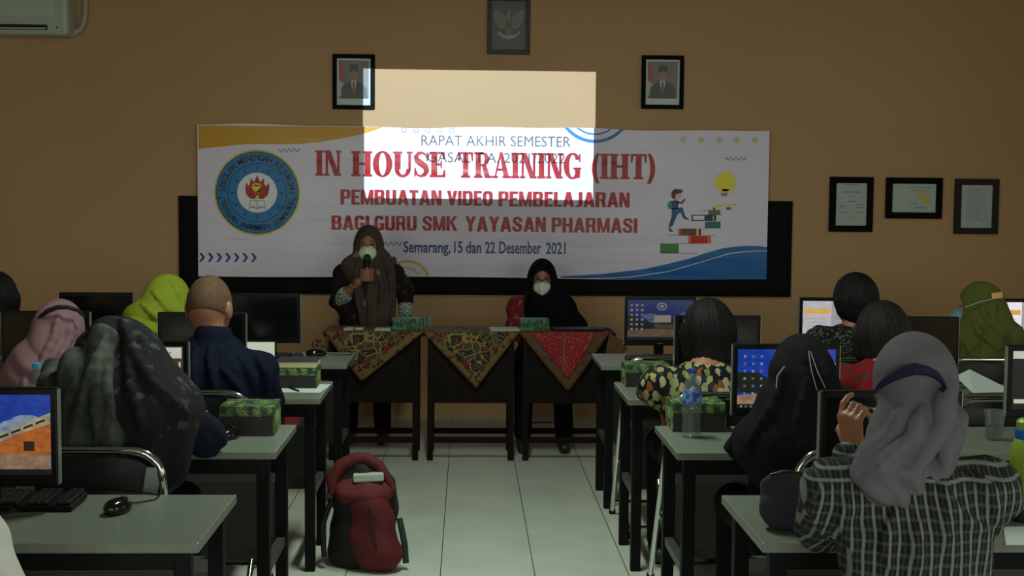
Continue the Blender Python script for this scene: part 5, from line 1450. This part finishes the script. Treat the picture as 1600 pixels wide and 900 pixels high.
# ---------------------------------------------------------------- the plaid-shirted woman in front
PL = plaid()
Yl = 2.84
hcL = U(1428, 608, 2.93)
wrL = U(1334, 704, 3.08); elL = U(1288, 822, 3.02); elL.z = max(elL.z, .80)
hdL = hand_prims(wrL, vec(-.16, -.02, 1), vec(.75, .45, .1), 1, .85, L=.168, r=.0088, point=True)
JL = None
def wearL(J):
    m = cloth_mat('scarf_grey', C(96, 91, 99), .85, .06, 6, .3, 12, .01)
    hc, nb, F, Uv, R = J['hc'], J['nb'], J['F'], J['U'], J['R']
    P = lambda x, y, Y: U(x, y, Y)
    c1_ = crease(.72, -.70, 34, .022, .9, 10); c2_ = crease(.95, -.3, 40, .014, .8, 9)
    ex = [cap(P(1422, 585, 2.87), P(1432, 650, 2.83), .080, .076, k=.04),
          cap(P(1452, 640, 2.82), P(1385, 728, 2.83), .064, .072, k=.03, fold=c1_),
          cap(P(1466, 655, 2.81), P(1450, 722, 2.80), .042, .048, k=.03, fold=c1_),
          cap(P(1480, 662, 2.82), P(1486, 704, 2.80), .032, .018, k=.02),
          cap(P(1370, 730, 2.84), P(1425, 742, 2.80), .055, .052, k=.03, fold=c2_),
          cap(P(1380, 748, 2.77), P(1412, 792, 2.75), .070, .036, k=.03, flat=.55, n=(0, 1, 0), fold=c2_),
          cap(P(1330, 735, 2.92), P(1322, 748, 2.90), .035, .03, k=.04)]
    q = [ell(hc+J['hU']*.016-J['hF']*.006, V3((.089, .112, .119)), R=J['HR'], k=.03)]+ex
    q = add_ridges(q, [([(1372, 640), (1364, 690), (1338, 735)], .016), ([(1472, 614), (1486, 660), (1496, 698)], .016), ([(1468, 622), (1476, 660), (1450, 700), (1428, 738)], .020),
        ([(1440, 640), (1428, 680), (1378, 725)], .018), ([(1408, 640), (1398, 670), (1360, 705)], .013), ([(1484, 672), (1478, 700), (1478, 728)], .014), ([(1375, 745), (1405, 770), (1412, 790)], .014), ([(1335, 742), (1365, 765), (1390, 785)], .014), ([(1400, 735), (1430, 748), (1436, 770)], .012)])
    np_obj('headscarf', mesh_sdf(q, .0055), m, J['root'], J['off'])
    # dark fabric mask band across the back of the crown, laid on the scarf
    def on(px, py, out=.007):
        d = U(px, py, 2.8)-CAM; d.normalize(); t_ = 2.4
        for _ in range(60):
            pt = CAM+d*t_; dd = float(sdf(q, np.array([pt], dtype=np.float32))[0])
            if dd < .001: break
            t_ += max(dd*.7, .001)
        return CAM+d*(t_-out)
    bm_ = cloth_mat('band_purple', C(40, 32, 58), .8)
    MB().tube([on(1367, 612), on(1378, 600), on(1392, 590), on(1410, 581), on(1430, 576), on(1450, 580), on(1464, 587), on(1472, 596), on(1477, 606, .004)], [.004, .008, .011, .014, .014, .011, .008, .005, .003], 10).build('mask_band', bm_, J['root'], smooth=True, off=J['off'], label='dark purple band')
    MB().tube([on(1450, 574), on(1464, 582), on(1473, 594), on(1478, 608), on(1474, 612), on(1470, 606)], .003, 8).build('mask_loop', bm_, J['root'], smooth=True, off=J['off'])
    # thin mask cord by the cheek
    MB().tube([U(1378, 628, 2.92), U(1366, 645, 2.95), U(1359, 668, 2.98)], .0018, 6).build('mask_cord', mat('cord_white', C(180, 184, 180), .5), J['root'], smooth=True, off=J['off'])
    # printed cuff
    d = (J['A'][-1][2]-J['A'][-1][1]).normalized(); w = J['A'][-1][2]
    np_obj('cuff', mesh_sdf([cap(w-d*.045, w-d*.012, .036, .034)], .005), floral('cuff_print', C(52, 52, 54), [C(170, 172, 168)], 60), J['root'], J['off'], label='black and white printed cuff')
    MB().lathe([(.0105, -.003), (.0118, 0), (.0105, .003)], (0, 0, 0), 14).build('ring', mat('gold_ring', C(200, 170, 110), .25, metal=1), J['root'], smooth=True, loc=(w+d*.115-vec(0, 0, .0))-J['off'])
person('woman in grey headscarf and plaid shirt, back turned, hand raised to her cheek', 1.02, 2.80, hcL, hyaw=.22, hpitch=-.10, sw=.172, arms={-1: (elL, wrL), 1: (vec(1.205, 3.0, .84), vec(1.17, 3.24, .80))},
       hands={-1: hdL}, top=PL, wear=wearL, bres=.005, cres=.007, top_fold=.005, bulk=1.13, sleeve=.93, nb=U(1425, 735, 2.83), shoulder_drop=.0, ridges=[([(1472, 745), (1482, 790), (1476, 860)], .014), ([(1478, 780), (1500, 810), (1540, 830)], .013), ([(1400, 800), (1385, 850), (1395, 895)], .012), ([(1290, 760), (1275, 800), (1290, 840)], .012), ([(1330, 770), (1320, 815), (1335, 860)], .014), ([(1520, 740), (1550, 770), (1562, 830)], .012), ([(1440, 810), (1432, 850), (1436, 895)], .010)])

# ---------------------------------------------------------------- woman in the black headscarf
hcK = U(1252, 588, 4.10)
def wearK(J):
    m = cloth_mat('scarf_black', C(24, 22, 27), .9, .1, 8, .4, 12, .01)
    ex = [cap(U(1252, 600, 4.02), U(1228, 700, 3.98), .105, .155, k=.06, flat=.8, n=(0, 1, 0), fold=crease(.9, .3, 30, .012)), cap(U(1275, 640, 4.0), U(1285, 740, 4.0), .08, .10, k=.06, fold=crease(.9, .3, 30, .012))]
    hijab(J, m, ex, amp=.004, n=7, res=.007, back=.12, size=1.03, ridges=[([(1255, 545), (1262, 600), (1240, 680)], .013), ([(1225, 580), (1205, 640), (1170, 690)], .015), ([(1287, 570), (1300, 620), (1296, 680)], .015)])
    w = mat('cord_white', C(180, 184, 180), .5)
    for a, b, c in (((1263, 548), (1268, 580), (1277, 612)), ((1266, 548), (1277, 580), (1290, 607)), ((1226, 572), (1214, 588), (1213, 606))):
        f = .155
        MB().tube([U(a[0], a[1], 4.10-f), U(b[0], b[1], 4.10-f-.01), U(c[0], c[1], 4.10-f-.02)], .0014, 6).build('mask_cord', w, J['root'], smooth=True, off=J['off'])
person('woman in black headscarf leaning on the second right desk, white mask cords behind', 1.06, 3.98, hcK, hyaw=.1, hpitch=-.2, sw=.16, arms={-1: (U(1160, 705, 4.28), U(1215, 690, 4.50)), 1: (vec(1.34, 4.2, .82), vec(1.2, 4.42, .81))},
       top=cloth_mat('dress_black', C(14, 13, 17), .9), wear=wearK, bulk=1.1)

# ---------------------------------------------------------------- woman in the dark patterned headscarf
hcC = U(178, 566, 4.12)
SC1 = floral('scarf_dark_print', C(24, 22, 26), [C(24, 22, 26), C(52, 52, 55), C(34, 31, 40), C(64, 66, 66), C(28, 26, 30)], 24, (.26, .44), dist=.06)
t = NT('scarf_grey_green'); nz = t.noise(t.coord(scale=(3, 1, .8)), 6, 4, .6)
t.set(Base_Color=t.ramp(nz.outputs[0], [(.38, C(38, 43, 38)), (.62, C(76, 82, 76))]), Roughness=.85, Specular_IOR_Level=.2); t.bump(nz.outputs[0], .5, .02); SC2 = t.m
def wearC(J):
    rid = crease(.96, .18, 30, .020, 1.0, 7)
    ex = [cap(U(190, 560, 4.06), U(205, 660, 3.98), .12, .17, k=.07, flat=.8, n=(0, 1, 0), fold=rid),
          cap(U(215, 580, 4.06), U(265, 640, 4.06), .10, .11, k=.06), cap(U(200, 660, 3.96), U(205, 715, 3.95), .17, .17, k=.05, flat=.6, n=(0, 1, 0), fold=rid)]
    hijab(J, SC1, ex, amp=.004, n=7, res=.007, back=.15, size=1.04, ridges=[([(190, 500), (208, 550), (238, 600), (292, 645)], .018), ([(215, 520), (232, 560), (236, 600)], .013), ([(195, 540), (205, 610), (222, 670)], .015)])
    # the loose grey-green end thrown over her left side
    q = [cap(U(165, 535, 3.99), U(130, 620, 3.95), .055, .105, k=.05, flat=.6, n=(0, 1, 0), fold=rid), cap(U(130, 620, 3.95), U(135, 690, 3.89), .105, .115, k=.06, flat=.55, n=(0, 1, 0), fold=rid),
         cap(U(150, 590, 3.94), U(178, 680, 3.87), .06, .05, k=.05, fold=rid), cap(U(105, 590, 4.05), U(98, 660, 4.0), .07, .09, k=.05, fold=rid)]
    q = add_ridges(q, [([(165, 525), (142, 580), (120, 650), (112, 690)], .016), ([(172, 545), (166, 600), (176, 650)], .015), ([(150, 560), (148, 620), (150, 690)], .014), ([(120, 590), (98, 640), (90, 680)], .014)], 3.2)
    np_obj('scarf_end', mesh_sdf(q, .007), SC2, J['root'], J['off'], label='loose grey-green scarf end')
person('woman in a dark flower-print headscarf with a grey-green end, writing at the second left desk', -1.10, 4.0, hcC, hyaw=-.5, hpitch=-.35, sw=.16, arms={-1: (vec(-1.38, 4.15, .83), vec(-1.22, 4.42, .81)), 1: (U(322, 682, 4.16), U(296, 652, 4.20))},
       hands={1: hand_prims(U(300, 655, 4.20), vec(.15, .9, .25), vec(-.5, 0, -.8), -1, .6, L=.15)}, top=cloth_mat('dress_navy', C(20, 26, 40), .85), wear=wearC, bulk=1.12, bres=.006, nb=U(190, 628, 4.06))

# ---------------------------------------------------------------- close-cropped man in navy
hcE = U(327, 481, 5.20)
def wearE(J):
    hc = J['hc']
    def post(P, D): return np.maximum(D, -(P[:, 2]-(hc.z-.045)+ (P[:, 1]-hc.y)*.5))
    q = [ell(hc+J['hU']*.014, V3((.0785, .0965, .1065))*1.115, R=J['HR'])]
    np_obj('cropped_hair', mesh_sdf(q, .005, post), mat('stubble', C(92, 68, 52), .75, var=.16, vs=40, spec=.2), J['root'], J['off'], label='close-cropped greying hair')
    np_obj('collar', mesh_sdf([cap(J['nb']-J['U']*.02-J['F']*.015, J['nb']+J['U']*.022-J['F']*.01, .090, .077)], .004, lambda P, D: np.maximum(D, .062-np.linalg.norm(P[:, :2]-V3(J['nb'])[:2], axis=1))), NAVY, J['root'], J['off'])
    c = hc+J['hR']*.09
    MB().tube([c+J['hU']*.018, c+J['hU']*.0-J['hF']*.02, c-J['hU']*.028], .0013, 6).build('mask_cord', mat('cord_white', C(180, 184, 180)), J['root'], off=J['off'])
NAVY = cloth_mat('shirt_navy', C(18, 23, 40), .85, .08, 8, .5, 12, .012)
person('man with close-cropped hair in a dark navy shirt, seated at the third left desk', -1.0, 5.08, hcE, hyaw=-.22, sw=.175, arms={-1: (vec(-1.28, 5.2, .86), vec(-1.16, 5.5, .82)), 1: (U(416, 630, 5.20), vec(-.86, 5.5, .82))},
       top=NAVY, wear=wearE, bres=.006, bulk=1.22, sc=1.10, nb=U(334, 536, 5.16), shoulder_drop=.062, ridges=[([(392, 540), (414, 580), (420, 620)], .014), ([(374, 555), (394, 590), (398, 622)], .013), ([(330, 520), (326, 560), (334, 610)], .010), ([(305, 545), (300, 580), (306, 620)], .012), ([(345, 575), (372, 605), (380, 625)], .012)])

# ---------------------------------------------------------------- pink headscarf
hcB = U(92, 520, 5.22)
def wearB(J):
    m = cloth_mat('scarf_pink', C(128, 98, 106), .85, .06, 7, .35, 12, .01)
    ex = [cap(U(85, 522, 5.14), U(62, 590, 5.06), .085, .115, k=.05, fold=crease(.8, .5, 34, .014)), cap(U(52, 585, 5.08), U(70, 640, 5.04), .11, .14, k=.05, flat=.7, n=(0, 1, 0), fold=crease(.5, .8, 30, .014))]
    hijab(J, m, ex, amp=.004, n=6, size=1.02, back=.12, ridges=[([(92, 492), (84, 530), (62, 570)], .013), ([(112, 492), (108, 530), (90, 565)], .014), ([(58, 576), (88, 592), (120, 582)], .014), ([(38, 590), (40, 615), (56, 640)], .014)])
    MB().tube([U(56, 506, 5.13), U(62, 496, 5.10), U(74, 486, 5.085), U(90, 480, 5.08), U(106, 480, 5.085), U(122, 485, 5.10), U(133, 496, 5.13)], [.004, .008, .010, .010, .009, .008, .005], 8).build('mask_band', mat('band_black', C(16, 13, 16), .8), J['root'], smooth=True, off=J['off'], label='black strap')
person('woman in a pink headscarf with a black strap, left side', -1.72, 5.08, hcB, hyaw=-.25, hpitch=-.4, top=cloth_mat('dress_mauve', C(84, 62, 70)), wear=wearB)

# ---------------------------------------------------------------- lime headscarf
hcD = U(262, 472, 6.28)
def wearD(J):
    m = cloth_mat('scarf_lime', C(136, 148, 46), .8, .05, 7, .35, 12, .01)
    rid = crease(.45, .9, 30, .016, 1.3, 12)
    ex = [cap(U(258, 480, 6.22), U(228, 520, 6.16), .09, .11, k=.06, fold=rid), cap(U(235, 515, 6.18), U(225, 560, 6.14), .14, .15, k=.06, flat=.7, n=(0, 1, 0), fold=rid), cap(U(210, 505, 6.2), U(200, 540, 6.2), .05, .08, k=.06)]
    hijab(J, m, ex, amp=.003, n=7, size=1.02, back=.1, shw=.14, ridges=[([(268, 440), (284, 468), (284, 500)], .012), ([(240, 456), (262, 482), (286, 492)], .014), ([(222, 476), (250, 500), (284, 508)], .015), ([(206, 498), (236, 516), (270, 522)], .015)])
person('woman in a bright lime green headscarf beyond the close-cropped man', -1.50, 6.2, hcD, hyaw=-.9, hpitch=-.15, top=cloth_mat('dress_olive', C(60, 70, 30)), wear=wearD)

# ---------------------------------------------------------------- far-left dark-haired person
hcA = U(-4, 468, 6.2)
HB = hair_mat('hair_black', C(17, 14, 14))
def bob(J, m, down=.10, s=1.0, res=.006):
    hc, hU, hF, hR = J['hc'], J['hU'], J['hF'], J['hR']
    q = [ell(hc+hU*.018-hF*.012, V3((.094, .110, .118))*s, R=J['HR'], k=.03), cap(hc-hF*.035, hc-hU*down-hF*.045, .088*s, .078*s, k=.03, flat=.8, n=hF)]
    for t in (-1, 1): q.append(cap(hc+hR*t*.07*s, hc+hR*t*.072*s-hU*down*.9, .035*s, .028*s, k=.03))
    return hair_cap(J, m, q, res=res)
person('dark-haired person in black at the left edge', -2.18, 6.1, hcA, top=cloth_mat('shirt_black', C(12, 12, 14)), wear=lambda J: (bob(J, HB, .06), MB().ell(J['hc']+J['hR']*.085-J['hU']*.05, (.006, .006, .008)).build('earring', mat('pearl', C(190, 180, 170), .2), J['root'], off=J['off'])))

# ---------------------------------------------------------------- woman in the leaf-print shirt
hcH = U(1106, 522, 5.22)
FL = floral('leaf_cloth', C(13, 16, 22), [C(150, 140, 88), C(136, 132, 96), C(28, 44, 50), C(152, 148, 120), C(128, 112, 60), C(130, 70, 38), C(112, 120, 72)], 28, (.46, .54), stretch=(1.3, 1.0, .8), dist=.02)
def wearH(J):
    bob(J, HB, .10, 1.12)
    hc = J['hc']
    MB().tube([hc+J['hR']*(-.104)-J['hU']*.055-J['hF']*.02, hc+J['hR']*(-.109)+J['hU']*.0-J['hF']*.02, hc+J['hR']*(-.100)+J['hU']*.055-J['hF']*.01, hc+J['hR']*(-.075)+J['hU']*.095], .003, 6).build('mask_cord', mat('cord_grey', C(90, 90, 88), .5), J['root'], smooth=True, off=J['off'])
person('woman with black bobbed hair in a dark shirt printed with pale leaves', .97, 5.08, hcH, hyaw=.15, hpitch=-.25, sw=.19, arms={-1: (U(1022, 608, 5.24), vec(.86, 5.46, .81)), 1: (vec(1.26, 5.28, .84), vec(1.15, 5.5, .81))}, top=FL, wear=wearH, bulk=1.22, nb=U(1103, 585, 5.12))

# ---------------------------------------------------------------- person in black-and-white print
hcI = U(1334, 470, 6.26)
HI = hair_mat('hair_dark', C(18, 15, 16))
PT = floral('print_black_white', C(18, 18, 18), [C(104, 104, 94)], 62, (.30, .40), dist=.04)
person('person with short dark hair in a black and white printed shirt, facing a white page', 1.88, 6.16, hcI, hyaw=.55, sw=.17, arms={-1: (U(1275, 540, 6.35), vec(1.72, 6.55, .81)), 1: (vec(2.14, 6.35, .83), vec(2.0, 6.6, .81))}, top=PT, bulk=1.1,
       wear=lambda J: bob(J, HI, .05, 1.06))

# ---------------------------------------------------------------- person in red
hcJ = U(1378, 528, 5.20)
HJ = hair_mat('hair_brown', C(30, 22, 21))
RED = floral('cloth_red', C(112, 18, 26), [C(112, 18, 26), C(64, 48, 34), C(112, 18, 26), C(82, 28, 26)], 26, (.3, .45))
person('person with wide brown-black hair in a red shirt, behind the grey headscarf', 1.66, 5.08, hcJ, hyaw=0, hpitch=-.2, sw=.19, top=RED, bulk=1.15, wear=lambda J: bob(J, HJ, .07, 1.16), nb=U(1385, 580, 5.1))

# ---------------------------------------------------------------- olive headscarf
hcM = U(1532, 482, 6.24)
def wearM(J):
    m = cloth_mat('scarf_olive', C(80, 82, 42), .85, .08, 8, .35, 12, .01)
    rid = crease(.75, -.66, 30, .016, 1.0, 12)
    ex = [cap(U(1540, 495, 6.2), U(1560, 530, 6.14), .09, .12, k=.06, fold=rid), cap(U(1530, 540, 6.18), U(1540, 590, 6.14), .15, .17, k=.06, flat=.75, n=(0, 1, 0), fold=rid)]
    hijab(J, m, ex, amp=.004, n=7, size=1.0, back=.1, face=True, open_=J['hc']+J['hF']*.10-J['hU']*.015, ridges=[([(1522, 500), (1530, 520), (1560, 545)], .013), ([(1552, 472), (1552, 500), (1578, 535)], .015), ([(1530, 470), (1540, 495), (1562, 520)], .012), ([(1505, 530), (1520, 555), (1550, 565)], .014)])
    mask(J, mat('mask_blue', C(84, 128, 146), .6), duck=False, fwd=.095)
    hc = J['hc']
    MB().tube([U(1508, 480, 6.145), U(1530, 472, 6.11), U(1556, 466, 6.12)], .0022, 6).build('mask_cord', mat('cord_blue', C(140, 170, 175), .5), J['root'], smooth=True, off=J['off'])
    MB().box(U(1558, 462, 6.125), (.055, .012, .032), ry=-.12, bev=.006).build('strap_clip', mat('clip_orange', C(214, 150, 96), .5), J['root'], off=J['off'], label='pale orange strap clip')
person('woman in an olive green headscarf and blue mask, face turned left', 2.52, 6.16, hcM, yaw=.25, hyaw=1.25, hpitch=-.1, top=cloth_mat('dress_dark_olive', C(52, 58, 28)), wear=wearM, bulk=1.1)

# ---------------------------------------------------------------- white sleeve at the lower left
WH = cloth_mat('shirt_white', C(196, 194, 186), .85, .03, 8, .3, 10)
person('person in a white shirt cut off by the lower left edge', -1.30, 2.72, vec(-1.34, 2.85, 1.20), arms={1: (vec(-.985, 2.72, .70), vec(-1.15, 2.95, .80)), -1: None}, top=WH, wear=lambda J: bob(J, HB, .08), cres=.008, bulk=1.15, sw=.18)

# ---------------------------------------------------------------- standing speaker
YF = 8.30
hcF = U(576, 384, YF-.02)
wF = U(563, 447, YF-.13); eF = U(530, 470, YF-.02)
mic_top, mic_bot = U(574, 398, YF-.155), U(571, 458, YF-.19)
dF = (mic_bot-mic_top).normalized()
def grip(center, axis, face_dir, side, L=.15):
    """fist closed round a rod"""
    q = []
    s = axis.normalized(); out = face_dir.normalized(); lat = s.cross(out).normalized()
    for i in range(4):
        c = center+s*(-.030+.020*i)
        pts = [c-lat*side*.034-out*.012, c-lat*side*.022+out*.020, c+lat*side*.006+out*.029, c+lat*side*.026+out*.012, c+lat*side*.020-out*.010]
        for j in range(4): q.append(cap(pts[j], pts[j+1], .0095, .0088, k=.003))
    q.append(cap(center-lat*side*.036-out*.012-s*.03, center-lat*side*.036-out*.012+s*.03, .017, .017, k=.012))
    q.append(cap(center-lat*side*.03-out*.01-s*.03, center-lat*side*.005+out*.02-s*.045, .011, .009, k=.006))
    return q
def wearF(J):
    m = floral('scarf_brown_print', C(66, 54, 48), [C(66, 54, 48), C(52, 42, 38), C(66, 54, 48), C(112, 102, 94), C(58, 48, 44)], 13, (.22, .30), dist=.06)
    rid = crease(.98, .12, 40, .014, 1.0, 8)
    ex = [cap(J['nb']+J['F']*.07, U(582, 498, YF-.14), .10, .085, k=.06, flat=.45, n=(0, 1, 0), fold=rid), cap(U(545, 415, YF-.06), U(560, 430, YF-.1), .05, .06, k=.05), cap(U(604, 410, YF-.08), U(603, 500, YF-.13), .06, .045, k=.05, flat=.5, n=(0, 1, 0), fold=rid)]
    hijab(J, m, ex, amp=.003, n=7, res=.005, face=True, shw=.11, drop=.12, ridges=[([(560, 408), (553, 440), (560, 485)], .012), ([(588, 412), (598, 450), (590, 497)], .014), ([(603, 410), (612, 450), (606, 497)], .012), ([(575, 470), (578, 485), (574, 500)], .010)])
    eyes(J); mask(J, mat('mask_white', C(206, 206, 196), .7))
    ck = checker('check_cuff')
    for s in (-1, 1):
        a, e_, w = J['A'][s]; d = (w-e_).normalized()
        if s == 1: q = [cap(e_+d*.02, e_+d*.075, .058, .054)]
        else: q = [cap(e_.lerp(w, .60), e_.lerp(w, .88), .050, .046)]
        np_obj('cuff', mesh_sdf(q, .006), ck, J['root'], J['off'], label='black and white checked cuff')
SH_F = floral('dress_brown_print', C(24, 16, 16), [C(24, 16, 16), C(48, 26, 21), C(24, 16, 16), C(66, 52, 44)], 24, (.25, .36), dist=.05)
fistF = grip(U(571, 430, YF-.175), dF, vec(.15, -1, 0), 1)
JF = person('standing woman in a brown printed headscarf and white mask speaking into a microphone', -.655, YF+.02, hcF, yaw=PI, hyaw=PI, sw=.155, stand=True,
       arms={1: (eF, U(561, 440, YF-.155)), -1: (U(633, 455, YF), U(634, 492, YF-.06))},
       hands={1: fistF, -1: hand_prims(U(634, 492, YF-.06), vec(0, -.4, -.9), vec(.2, .9, 0), 1, .35, L=.14)}, top=SH_F, wear=wearF, bres=.0045, cres=.007, sleeve=.15, robe=.60, skin=SKIN, feetx=.11, bulk=1.08, sc=.95)
# the sleeve of her lowered arm
q = [cap(JF['S'][-1], JF['A'][-1][1], .06, .056), cap(JF['A'][-1][1], JF['A'][-1][1].lerp(JF['A'][-1][2], .55), .056, .05, k=.02)]
np_obj('sleeve', mesh_sdf(q, .007), SH_F, JF['root'], JF['off'])
mic = empty('microphone', mic_top); tag(mic, 'black handheld microphone held to the standing woman\'s mask', 'microphone')
z_ = vec(0, 0, 0); b_ = mic_bot-mic_top; bn = b_.normalized()
MB().tube([bn*.045, bn*.06, bn*.09, b_], [.018, .014, .0125, .011], 14).build('handle', BLK, mic, smooth=True)
MB().tube([bn*-.004, bn*.004, bn*.016, bn*.032, bn*.045], [.008, .018, .024, .023, .018], 16).build('grille', mat('mic_grille', C(30, 30, 32), .4, metal=.4, bump=.6, bs=500), mic, smooth=True)

# ---------------------------------------------------------------- seated woman with glasses
YG = 8.34
hcG = U(847, 436, YG)
def wearG(J):
    m = cloth_mat('scarf_navy_black', C(13, 13, 19), .85, .1, 8, .35, 12, .01)
    rid = lambda P: -.006*np.sin((P[:, 0]*.5+P[:, 2])*60)
    ex = [cap(U(866, 468, YG-.03), U(886, 512, YG-.07), .10, .13, k=.05, flat=.7, n=(0, 1, 0), fold=rid), cap(U(850, 465, YG-.08), U(866, 510, YG-.12), .07, .10, k=.05, flat=.5, n=(0, 1, 0), fold=rid)]
    hijab(J, m, ex, amp=.003, n=7, res=.005, face=True, shw=.06, drop=.10, size=1.0, ridges=[([(842, 468), (862, 490), (888, 505)], .013), ([(832, 464), (838, 488), (850, 510)], .012), ([(864, 462), (886, 480), (896, 506)], .012)])
    eyes(J); mask(J, mat('mask_white', C(206, 206, 196)))
    hc, hR, hF, hU = J['hc'], J['hR'], J['hF'], J['hU']
    g = MB()
    for s in (-1, 1):
        c = hc+hR*(s*.032)+hF*.108+hU*.008
        g.tube([c+hR*.024*math.cos(a)+hU*.016*math.sin(a) for a in [k*PI/8 for k in range(16)]], .0016, 6, closed=True)
        g.tube([c+hR*s*.024, c+hR*s*.048-hF*.03, c+hR*s*.05-hF*.09], .0015, 6)
    g.tube([hc+hR*.008+hF*.108+hU*.01, hc-hR*.008+hF*.108+hU*.01], .0016, 6)
    g.build('glasses', mat('glasses_frame', C(40, 36, 38), .3), J['root'], smooth=True, off=J['off'])
RP = floral('batik_pink', C(118, 32, 44), [C(118, 32, 44), C(166, 130, 130), C(90, 26, 40), C(140, 60, 66)], 30, (.28, .36), stretch=(1, 1, .5), dist=.10)
person('seated woman with glasses, white mask and black headscarf behind the red batik table', .49, YG+.04, hcG, yaw=PI, hyaw=PI-.05, hpitch=-.10, sw=.155, arms={1: (U(806, 508, YG-.02), U(830, 555, YG-.16)), -1: (U(886, 515, YG+.0), U(864, 555, YG-.16))}, top=RP,
       wear=wearG, bres=.006, cres=.008, knee=.30, feetx=.13, bulk=1.05, sc=.95)
